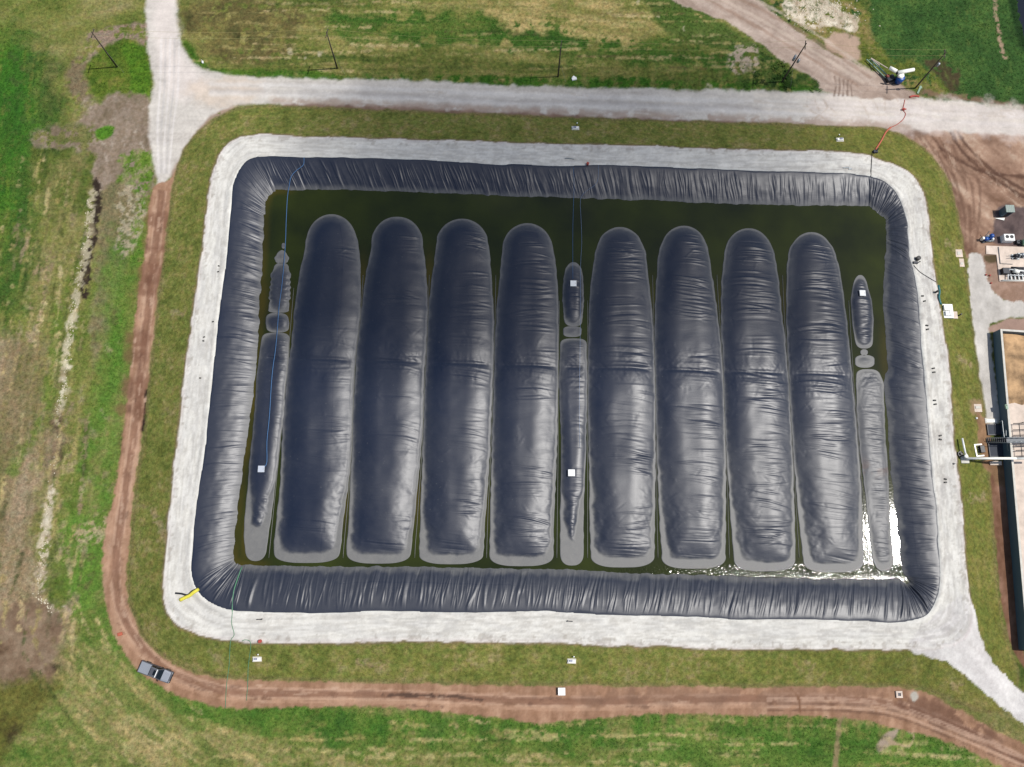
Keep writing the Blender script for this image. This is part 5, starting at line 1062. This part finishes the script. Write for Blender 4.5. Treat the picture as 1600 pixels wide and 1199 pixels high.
# ---------------------------------------------------------------- concrete basin
hw_ = 2.3
A = P(1551,520,0); Bp = P(1592,1015,0); dW = (Bp-A).normalized(); nE = Vector((-dW.y, dW.x, 0));
if nE.x < 0: nE = -nE
LW = (Bp-A).length; WW = 30.0
e_ = empty('concrete_basin', A, 'large open concrete basin with pale rim along the right edge of the picture', 'basin', rz=math.atan2(dW.y, dW.x))
sg = 1 if Vector((-dW.y, dW.x, 0)).dot(nE) > 0 else -1                 # local y of the inside
def wall(c, d): MB().box(c, d).obj('wall', M_cwall, e_); MB().box((c[0],c[1],c[2]+d[2]+.003),(d[0]+.02,d[1]+.02,.08)).obj('coping', M_conc, e_)
th = .36
wall((LW/2, sg*th/2, -.3),(LW, th, hw_+.3)); wall((LW/2, sg*(WW-th/2), -.3),(LW, th, hw_+.3))
wall((th/2-.02, sg*WW/2, -.3),(th, WW-2*th-.1, hw_+.3)); wall((LW-th/2+.02, sg*WW/2, -.3),(th, WW-2*th-.1, hw_+.3))
MB().box((LW/2, sg*WW/2, -.1),(LW-2*th, WW-2*th, .35)).obj('floor', M_pink, e_)
# sand heap
nn_ = 60; V = []; Q = []
for j in range(nn_):
    for i in range(nn_):
        a = th+.05+(i/(nn_-1))*15.5; b = th+.03+(j/(nn_-1))*(WW-2*th-.1)
        xx, yy_ = a, sg*b; V.append((xx, yy_, a, b))
V = np.array(V); hN = fbm(V[:,0], V[:,1], 4.5, 4, 3)
zs = .22+1.5*np.clip(1.15-np.abs(V[:,2]-5.5)/8.5, 0, 1)*(.45+.9*hN)*sstep(-.5, 1.5, V[:,3])+(fbm(V[:,0],V[:,1],1.2,4,8)-.5)*.35-.5*sstep(12,15.6,V[:,2])
for j in range(nn_-1):
    for i in range(nn_-1): Q.append((j*nn_+i, j*nn_+i+1, (j+1)*nn_+i+1, (j+1)*nn_+i))
sand = fastmesh('sand', np.stack([V[:,0],V[:,1],zs],-1), Q, M_sand); sand.location = A; sand.rotation_euler.z = math.atan2(dW.y, dW.x); sand['kind'] = 'stuff'; tag(sand, 'brown sand heaped in the upper end of the concrete basin', 'sand')
# box on the wall
q = P(1573,636,hw_); tag(MB().box((0,0,0),(.45,.9,.3),.1,bev=.04).tube((0,.2,.3),(0,.2,.5),.06,.06,8).obj('wall_box', M_green), 'small pale green box fixed on top of the basin wall above the walkway', 'control box').location = (q.x-.1, q.y, hw_-.1)
# walkway
e_ = empty('walkway', P(1572,688,0), 'grey steel walkway with handrails crossing the basin wall above the dark sump', 'walkway')
o0 = P(1572,688,0)
def l3(px, py, z): return P(px, py, z)-o0
zt_ = 2.9
for yv, z_ in ((684,zt_+1.0),(692,zt_+1.0)):
    MB().tube(l3(1541,yv,.9), l3(1573,yv,z_), .05,.05,8).obj('handrail', M_gal, e_); MB().tube(l3(1573,yv,z_), l3(1640,yv-1,z_), .05,.05,8).obj('handrail', M_gal, e_)
a, b = l3(1573,688,zt_), l3(1640,687,zt_)
MB().add([(a.x,a.y-.42,a.z),(b.x,b.y-.42,b.z),(b.x,b.y+.42,b.z),(a.x,a.y+.42,a.z),(a.x,a.y-.42,a.z+.06),(b.x,b.y-.42,b.z+.06),(b.x,b.y+.42,b.z+.06),(a.x,a.y+.42,a.z+.06)], [(3,2,1,0),(4,5,6,7),(0,1,5,4),(1,2,6,5),(2,3,7,6),(3,0,4,7)]).obj('grating', simple('grating', (92,96,100), .6, .3, var=.4, scale=9), e_)
a, b = l3(1543,688,.3), l3(1573,688,zt_)
m = MB()
for k_ in range(11): t = k_/10; q = a*(1-t)+b*t; m.box((q.x,q.y,q.z),(.26,.8,.04))
m.obj('stair_tread', M_dk, e_)
for yv in (684.6,691.4):
    m = MB()
    for k_ in range(6): q = l3(1574+k_*8,yv,zt_); m.tube(q, q+Vector((0,0,1.0)), .04,.04,6)
    m.obj('rail_post', M_gal, e_)
m = MB()
for px in (1574.5,1590,1606): q = l3(px,688,0); m.box((q.x,q.y,0),(.16,.16,zt_-.05))
m.obj('support_leg', M_gal, e_)
# piping grid over the basin
e_ = empty('pipe_grid', P(1592,688,0), 'grid of dark pipes inside the basin on both sides of the walkway', 'pipe grid'); o1 = P(1592,688,0)
def l4(px, py, z): return P(px, py, z)-o1
for yv in (662,672,680.5,697,704,713): MB().tube(l4(1583 if yv < 690 else 1587,yv,1.5), l4(1645,yv-2,1.5), .07,.07,8).obj('pipe', M_dk, e_)
for xv in (1592,1604): MB().tube(l4(xv,661,1.45), l4(xv+5,714,1.45), .06,.06,8).obj('cross_pipe', M_dk, e_)
m = MB()
for xv, yv in ((1592,662),(1597,713),(1604,662)): q = l4(xv,yv,0); m.tube((q.x,q.y,.2),(q.x,q.y,1.45),.06,.06,8)
m.obj('support', M_dk, e_)
e_ = empty('wall_ladder', P(1568,676,0), 'thin pale pipe frame standing against the outer face of the basin wall', 'pipe frame'); o2 = P(1568,676,0)
m = MB(); m.path([P(1566,658,1.6)-o2, P(1567,668,1.6)-o2, P(1569,683,1.6)-o2], .05); m.obj('top_rail', M_gal, e_)
m = MB(); m.path([P(1572,681,1.9)-o2, P(1572,672,1.9)-o2, P(1579,671,1.9)-o2], .04); m.path([P(1574,694,1.9)-o2, P(1575,704,1.9)-o2, P(1584,704,1.9)-o2], .04); m.obj('side_rail', M_gal, e_)
m = MB()
for a, b in ((1566,658),(1569,683)): q = P(a, b, 1.6)-o2; m.tube((q.x,q.y,-.1),(q.x,q.y,1.6),.05,.05,6)
m.obj('upright', M_gal, e_)
# ---------------------------------------------------------------- plant pad at upper right
pz = .18
pw = [P(a, b, pz) for a, b in ((1541,384),(1600,386),(1660,388),(1660,444),(1600,441),(1562,440),(1557,398),(1541,397))]
c0 = P(1575,410,0)
pad = MB(); k_ = len(pw); pad.add([(p.x-c0.x,p.y-c0.y,pz) for p in pw]+[(p.x-c0.x,p.y-c0.y,-.2) for p in pw], [tuple(range(k_)), tuple(range(2*k_-1,k_-1,-1))]+[(i,k_+i,k_+(i+1) % k_,(i+1) % k_) for i in range(k_)])
o = tag(pad.obj('concrete_pad', M_pink), 'pale L shaped concrete pad carrying the pumps at the upper right edge', 'pad'); o.location = c0
def put_at(px, py, z=0): q = P(px, py, z); return Vector((q.x, q.y, z))
# raised curb on the pad
e_ = empty('skid_curb', put_at(1580,402,pz), 'low grey rectangular curb on the concrete pad above the pumps', 'curb'); o3 = put_at(1580,402,pz)
m = MB(); ring = [P(a,b,pz+.1)-o3 for a,b in ((1560,386),(1563,412),(1582,413))]; m.path(ring, .08, 4); m.obj('curb_edge', M_gal, e_)
# pump skids
def skid(px, py, lab, mt):
    p0 = put_at(px, py, pz); e2 = empty('pump_skid', p0, lab, 'pump', 'pump skids on the concrete pad')
    MB().box((0,0,0),(1.5,1.1,.18),bev=.03).obj('frame', M_gal, e2)
    MB().tube((-.5,.05,.55),(.25,.05,.55),.33,.33,16).obj('motor', mt, e2, True)
    MB().tube((.3,.05,.5),(.55,.05,.5),.42,.42,18).obj('volute', M_gal, e2, True)
    MB().tube((.42,.05,.6),(.42,.05,1.2),.13,.13,10).obj('outlet_pipe', M_gal, e2)
    MB().tube((-1.6,.2,.45),(-.5,.2,.45),.05,.05,8).tube((-1.6,-.3,.45),(-.5,-.3,.45),.05,.05,8).obj('feed_pipe', M_gal, e2)
    MB().box((-.1,-.35,.185),(.5,.3,.45),bev=.03).obj('control_box', M_dk, e2)
skid(1586,402,'grey pump skid on the pad inside the low curb, left one of two', M_dk)
skid(1596,400,'grey pump skid on the pad close to the right picture edge, right one of two', M_gal)
p0 = put_at(1580,427,pz); e2 = empty('pipe_manifold', p0, 'black and white pipe manifold on the lower edge of the concrete pad', 'manifold')
def l5(px, py, z): return P(px, py, z+pz)-p0
MB().box(l5(1568,425.5,0)*1.0+Vector((0,0,0)),(1.3,1.2,.9),bev=.05).obj('control_cabinet', M_dk, e2)
MB().tube(l5(1576,421,.9), l5(1602,424,.9),.12,.12,10).obj('header_pipe', M_wht, e2, True)
MB().tube(l5(1575,430,.5), l5(1640,432,.5),.11,.11,10).obj('header_pipe', M_wht, e2, True)
MB().tube(l5(1575,421,.5), l5(1575,437,.5),.10,.10,10).obj('riser_pipe', M_wht, e2, True)
MB().tube(l5(1584,423,.9), l5(1592,425,.9),.42,.36,14).obj('white_vessel', M_cyl, e2, True)
MB().tube(l5(1580,418,.5), l5(1604,419,.5),.16,.16,10).obj('dark_pipe', M_dk, e2, True)
MB().box(l5(1590,426,0),(2.6,1.2,.35),bev=.03).obj('frame', M_dk, e2)
m = MB()
for t in range(4): m.box(l5(1578+t*6,434,0),(.18,1.1,.4))
m.obj('cradle', M_gal, e2); MB().tube(l5(1566,438,.25), l5(1640,439,.25),.12,.12,10).obj('edge_pipe', M_cyl, e2, True)
# shed, ramp
p0 = put_at(1567,334); e2 = empty('grey_shed', p0, 'small square grey green shed on dark gravel with a white board below it', 'shed')
MB().box((0,0,0),(1.5,1.4,2.2)).obj('wall', M_cwall, e2); rf = MB().box((0,0,2.203),(1.75,1.55,.1),bev=.02).obj('roof', simple('grey_green_roof', (128,142,132), .6, var=.2, scale=4), e2)
m = MB()
for k_ in range(5): m.box((-.7+k_*.35,0,2.304),(.04,1.5,.03))
m.obj('seam', M_gal, rf); MB().box((.1,-.706,.02),(.75,.04,1.9)).obj('door', M_dk, e2)
a, b, c = P(1554,341,.1), P(1570,340.5,.15), P(1569,344.5,.15)
tag(MB().add([a-a, b-a, c-a, Vector((0,0,-.08)), b-a-Vector((0,0,.1)), c-a-Vector((0,0,.1))], [(0,2,1),(3,4,5),(0,1,4,3),(1,2,5,4),(2,0,3,5)]).obj('board', M_cyl), 'white wedge shaped board lying below the small grey shed', 'board').location = a
# blue machine
p0 = put_at(1541,375); e2 = empty('blue_pump', p0, 'bright blue and white pump machine beside the tyre tracks', 'pump')
MB().box((0,0,.05),(2.3,1.2,.25),.2,bev=.04).obj('skid', M_dk, e2)
MB().tube((-.9,-.2,.8),(-.1,-.05,.8),.38,.38,16).obj('motor', M_blue, e2, True)
MB().tube((.3,.25,.3),(.3,.25,1.5),.5,.42,16).dome((.3,.25,1.5),.42,.3).obj('pump_head', M_blue, e2, True)
MB().dome((-.1,.35,1.0),.28,.3).tube((-.1,.35,.3),(-.1,.35,1.0),.28,.28,12).obj('white_filter', M_cyl, e2, True)
MB().dome((.9,-.1,.7),.25,.25).tube((.9,-.1,.3),(.9,-.1,.7),.25,.25,12).obj('valve', M_cyl, e2, True)
MB().tube((-.6,.4,.5),(-.2,1.1,1.6),.07,.06,8).obj('lever', M_gal, e2); MB().tube((-.4,-.5,.4),(1.2,-.4,.5),.12,.12,8).obj('pipe', M_gal, e2, True)
MB().box((-1.2,-.1,.3),(.4,.5,.9),bev=.05).obj('battery_box', M_cyl, e2)
# fan unit
p0 = put_at(1571,375); e2 = empty('cooling_unit', p0, 'white cooling unit with two round black fans on top', 'cooling unit')
MB().box((0,0,0),(2.1,1.4,1.3),bev=.05).obj('housing', M_wht, e2)
for sx in (-.45,.45):
    fn = MB().tube((sx,.1,1.302),(sx,.1,1.34),.36,.36,20).obj('fan', M_blk, e2)
    m = MB()
    for k_ in range(5): t = k_*2*math.pi/5; m.box((sx+.16*math.cos(t),.1+.16*math.sin(t),1.342),(.26,.07,.02),t)
    m.obj('blade', M_dk, fn)
p0 = put_at(1600,380); e2 = empty('green_tank', p0, 'pale green upright tank cut by the right picture edge above the pad', 'tank')
MB().tube((0,0,0),(0,0,2.0),.7,.7,18).dome((0,0,2.0),.7,.25,18).obj('shell', simple('pale_green_coating', (168,208,176), .5), e2, True); MB().tube((0,0,2.2),(0,0,2.5),.15,.15,10).obj('vent', M_gal, e2)
p0 = put_at(1589,380); tag(MB().box((0,0,0),(.9,.8,.7),bev=.04).tube((0,0,.7),(.0,0,.9),.1,.1,8).obj('electrical_box', M_dk), 'dark electrical box between the cooling unit and the green tank', 'electrical box').location = p0
for i, (a, b, l_) in enumerate(((1540,430,'left one of the row of two beside the pad corner'),(1546,431,'right one of the row of two beside the pad corner'),(1548,443,'alone on bare soil below the pad'))):
    small('x', a, b, lambda: MB().tube((0,0,0),(0,0,.3),.18,.14,10).tube((0,0,.3),(0,0,.38),.07,.05,8).obj('red_marker', M_red), 'small red marker, '+l_, 'marker', 'red markers by the gravel path')
# ---------------------------------------------------------------- weeds
def weeds():
    NQ = 46000
    ii = RNG.integers(0, NX, NQ*4); jj = RNG.integers(0, NY, NQ*4)
    c = C[jj, ii]; green = (c[:,1]-c[:,0])/(c[:,1]+1e-4)
    pr = sstep(.02, .5, green)*(GR[jj, ii] > .8)*(D_toe[jj, ii] < -.5)
    ok = RNG.random(len(pr)) < pr; ii, jj, c = ii[ok][:NQ], jj[ok][:NQ], c[ok][:NQ]
    ok2 = ~hole[jj, ii]; ii, jj, c = ii[ok2], jj[ok2], c[ok2]; M_ = len(ii)
    x = gx[ii]+RNG.uniform(0,RES,M_); y = gy[jj]+RNG.uniform(0,RES,M_); z = Z[jj, ii]
    bpx, bpy = pxof(x, y, 0.)
    bush = ((bpx > 1180) & (bpx < 1288) & (bpy > 98) & (bpy < 142)) | ((bpx > 1210) & (bpx < 1320) & (bpy > 26) & (bpy < 62))
    bush = bush & (fbm(x, y, 3.0, 4, 6) > .46)
    sz = RNG.uniform(.07,.2,M_)*np.where(bush, 3.0, 1)
    V = []; Cc = []
    for k_ in range(5):
        th = RNG.uniform(0, 2*np.pi, M_); ln = sz*RNG.uniform(.7,1.5,M_); hh_ = sz*RNG.uniform(.5,1.4,M_)
        wd_ = sz*.38
        bx_ = x+RNG.normal(0,.08,M_)*np.where(bush,3,1); by_ = y+RNG.normal(0,.08,M_)*np.where(bush,3,1)
        a = np.stack([bx_-np.sin(th)*wd_*.5, by_+np.cos(th)*wd_*.5, z+hh_*.3], -1); b = np.stack([bx_+np.sin(th)*wd_*.5, by_-np.cos(th)*wd_*.5, z+hh_*.3], -1)
        t = np.stack([bx_+np.cos(th)*ln, by_+np.sin(th)*ln, z+hh_], -1)
        V.append(np.stack([a, b, t], 1)); f_ = RNG.uniform(.55,1.35,M_)[:,None]*np.array([[.85,1.0,.8]])
        Cc.append(np.repeat((c*f_)[:,None], 3, 1))
    V = np.concatenate(V).reshape(-1,3); Cc = np.concatenate(Cc).reshape(-1,3); Fq = np.arange(len(V)).reshape(-1,3)
    o = fastmesh('weeds', V, Fq, MG, None, False, {'grass': np.zeros(len(V))}, Cc)
    o['kind'] = 'stuff'; tag(o, 'low green weeds and tufts scattered over the fields', 'weeds')
weeds()
# scattered stones
def stones():
    V = []; Fq = []
    def stone(x, y, z, r):
        k_ = len(V)
        for a, b, c in ((1,0,0),(-1,0,0),(0,1,0),(0,-1,0),(0,0,1),(0,0,-1)): V.append((x+a*r*random.uniform(.6,1.2), y+b*r*random.uniform(.6,1.2), z+c*r*random.uniform(.4,.8)))
        for f in ((0,2,4),(2,1,4),(1,3,4),(3,0,4),(2,0,5),(1,2,5),(3,1,5),(0,3,5)): Fq.append(tuple(i+k_ for i in f))
    ln = [(140,310),(136,370),(122,440),(112,500),(104,555),(102,600),(90,645),(80,768),(70,820),(65,880),(58,930),(80,956)]
    for _ in range(420):
        i = random.randrange(len(ln)-1); t = random.random()
        if i == 6 and random.random() < .8: continue
        a = ln[i][0]*(1-t)+ln[i+1][0]*t+random.gauss(0,2.6); b = ln[i][1]*(1-t)+ln[i+1][1]*t+random.gauss(0,3); q = G(a, b); stone(q.x, q.y, q.z, random.uniform(.05,.15))
    for _ in range(500):
        q = G(random.gauss(1284,26), random.gauss(20,13)); stone(q.x, q.y, q.z+.02, random.uniform(.06,.24))
    o = fastmesh('stones', np.array(V), np.array(Fq), simple('pale_stone', (196,186,164), .9, var=.25, scale=2), None, False); o['kind'] = 'stuff'; tag(o, 'pale loose stones along the dry ditch and the sand patch', 'stones')
stones()
# ---------------------------------------------------------------- cloud that shades the upper middle of the site
def cloud():
    base = 430.0; ctr = P(885,322,0); t = base/SUN.z; cx_, cy_ = ctr.x+SUN.x*t, ctr.y+SUN.y*t
    n1 = 90; xs = np.linspace(-110, 110, n1); ys = np.linspace(-62, 62, n1); A_, B_ = np.meshgrid(xs, ys)
    r = np.sqrt(np.sqrt((A_/64)**4+((B_-(0))/40)**4))+.22*(fbm(A_+50, B_+90, 26, 3, 2)-.5)
    th_ = sstep(1.05, .45, r); th_ = th_*(0.70+.45*fbm(A_+300, B_+200, 40, 4, 5))
    th_ = np.clip(th_-.04, 0, 2); th_ *= 24
    th_[0] = th_[-1] = 0; th_[:,0] = th_[:,-1] = 0
    zt2 = th_*.68+.02; zb2 = -th_*.32-.02
    V = np.concatenate([np.stack([A_, B_, zt2], -1).reshape(-1,3), np.stack([A_, B_, zb2], -1).reshape(-1,3)])
    i_ = np.arange(n1*n1).reshape(n1,n1); q = np.stack([i_[:-1,:-1], i_[:-1,1:], i_[1:,1:], i_[1:,:-1]], -1)
    act = (th_[:-1,:-1]+th_[1:,1:]+th_[1:,:-1]+th_[:-1,1:]) > 0
    qt = q[act]; qb = qt[:, ::-1]+n1*n1
    # side walls close the thin rim
    pad_ = np.zeros((n1+1,n1+1), bool); pad_[1:-1,1:-1] = act; side = []
    jj, ii = np.where(act)
    for j, i in zip(jj, ii):
        a, b, c, d = i_[j,i], i_[j,i+1], i_[j+1,i+1], i_[j+1,i]
        if not pad_[j, i+1]: side.append((b, a, a+n1*n1, b+n1*n1))
        if not pad_[j+2, i+1]: side.append((d, c, c+n1*n1, d+n1*n1))
        if not pad_[j+1, i]: side.append((a, d, d+n1*n1, a+n1*n1))
        if not pad_[j+1, i+2]: side.append((c, b, b+n1*n1, c+n1*n1))
    m, nt, b = newmat('cloud_vapour'); nt.nodes.remove(b)
    pv = N(nt, 'ShaderNodeVolumePrincipled', Density=CLOUD_D); pv.inputs['Color'].default_value = (.98,.98,.98,1); pv.inputs['Anisotropy'].default_value = .3
    nt.links.new(pv.outputs[0], nt.nodes['Material Output'].inputs['Volume'])
    allq = np.concatenate([qt, qb, np.array(side)]); u, inv = np.unique(allq, return_inverse=True)
    o = fastmesh('cloud', V[u], inv.reshape(-1,4), m, None, True); o.location = (cx_, cy_, base); o['kind'] = 'structure'
CLOUD_D = .062
cloud()
# ---------------------------------------------------------------- light, sky, camera
w = bpy.data.worlds.new('World'); S.world = w; w.use_nodes = True; nt = w.node_tree; L = nt.links.new
bg = nt.nodes['Background']; sky = nt.nodes.new('ShaderNodeTexSky'); sky.sky_type = 'NISHITA'; sky.sun_disc = False
sky.sun_elevation = math.asin(SUN.z); sky.sun_rotation = math.atan2(SUN.x, SUN.y); sky.air_density = 1.2; sky.dust_density = 1.5
tc = nt.nodes.new('ShaderNodeTexCoord'); mp = nt.nodes.new('ShaderNodeMapping'); mp.inputs['Scale'].default_value = (1,1,2.2); L(tc.outputs['Generated'], mp.inputs['Vector'])
nz = nt.nodes.new('ShaderNodeTexNoise'); nz.inputs['Scale'].default_value = 2.6; nz.inputs['Detail'].default_value = 7; nz.inputs['Roughness'].default_value = .55; L(mp.outputs['Vector'], nz.inputs['Vector'])
cr = nt.nodes.new('ShaderNodeMapRange'); cr.inputs['From Min'].default_value = .53; cr.inputs['From Max'].default_value = .72; cr.interpolation_type = 'SMOOTHSTEP'; L(nz.outputs['Fac'], cr.inputs['Value'])
mx = nt.nodes.new('ShaderNodeMix'); mx.data_type = 'RGBA'; L(cr.outputs['Result'], mx.inputs['Factor']); L(sky.outputs['Color'], mx.inputs['A']); mx.inputs['B'].default_value = (7.5,7.7,8.0,1)
L(mx.outputs['Result'], bg.inputs['Color']); bg.inputs['Strength'].default_value = .10
sl = bpy.data.lights.new('sun', 'SUN'); sl.energy = 4.35; sl.angle = math.radians(.5); sl.color = (1.0,.965,.91)
so = bpy.data.objects.new('sun', sl); COL.objects.link(so); so.rotation_euler = SUN.to_track_quat('Z', 'Y').to_euler()
cd = bpy.data.cameras.new('camera'); cam = bpy.data.objects.new('camera', cd); COL.objects.link(cam)
cd.sensor_width = 36; cd.sensor_fit = 'HORIZONTAL'; cd.lens = 36*F/1600; cd.clip_start = 1; cd.clip_end = 6000
cam.matrix_world = Matrix.Translation((0,0,H)) @ Rm.to_4x4(); S.camera = cam
S.view_settings.view_transform = 'Standard'; S.view_settings.look = 'None'; S.view_settings.exposure = 0; S.view_settings.gamma = 1
S.cycles.volume_bounces = 1; S.cycles.max_bounces = 5; S.cycles.transparent_max_bounces = 16
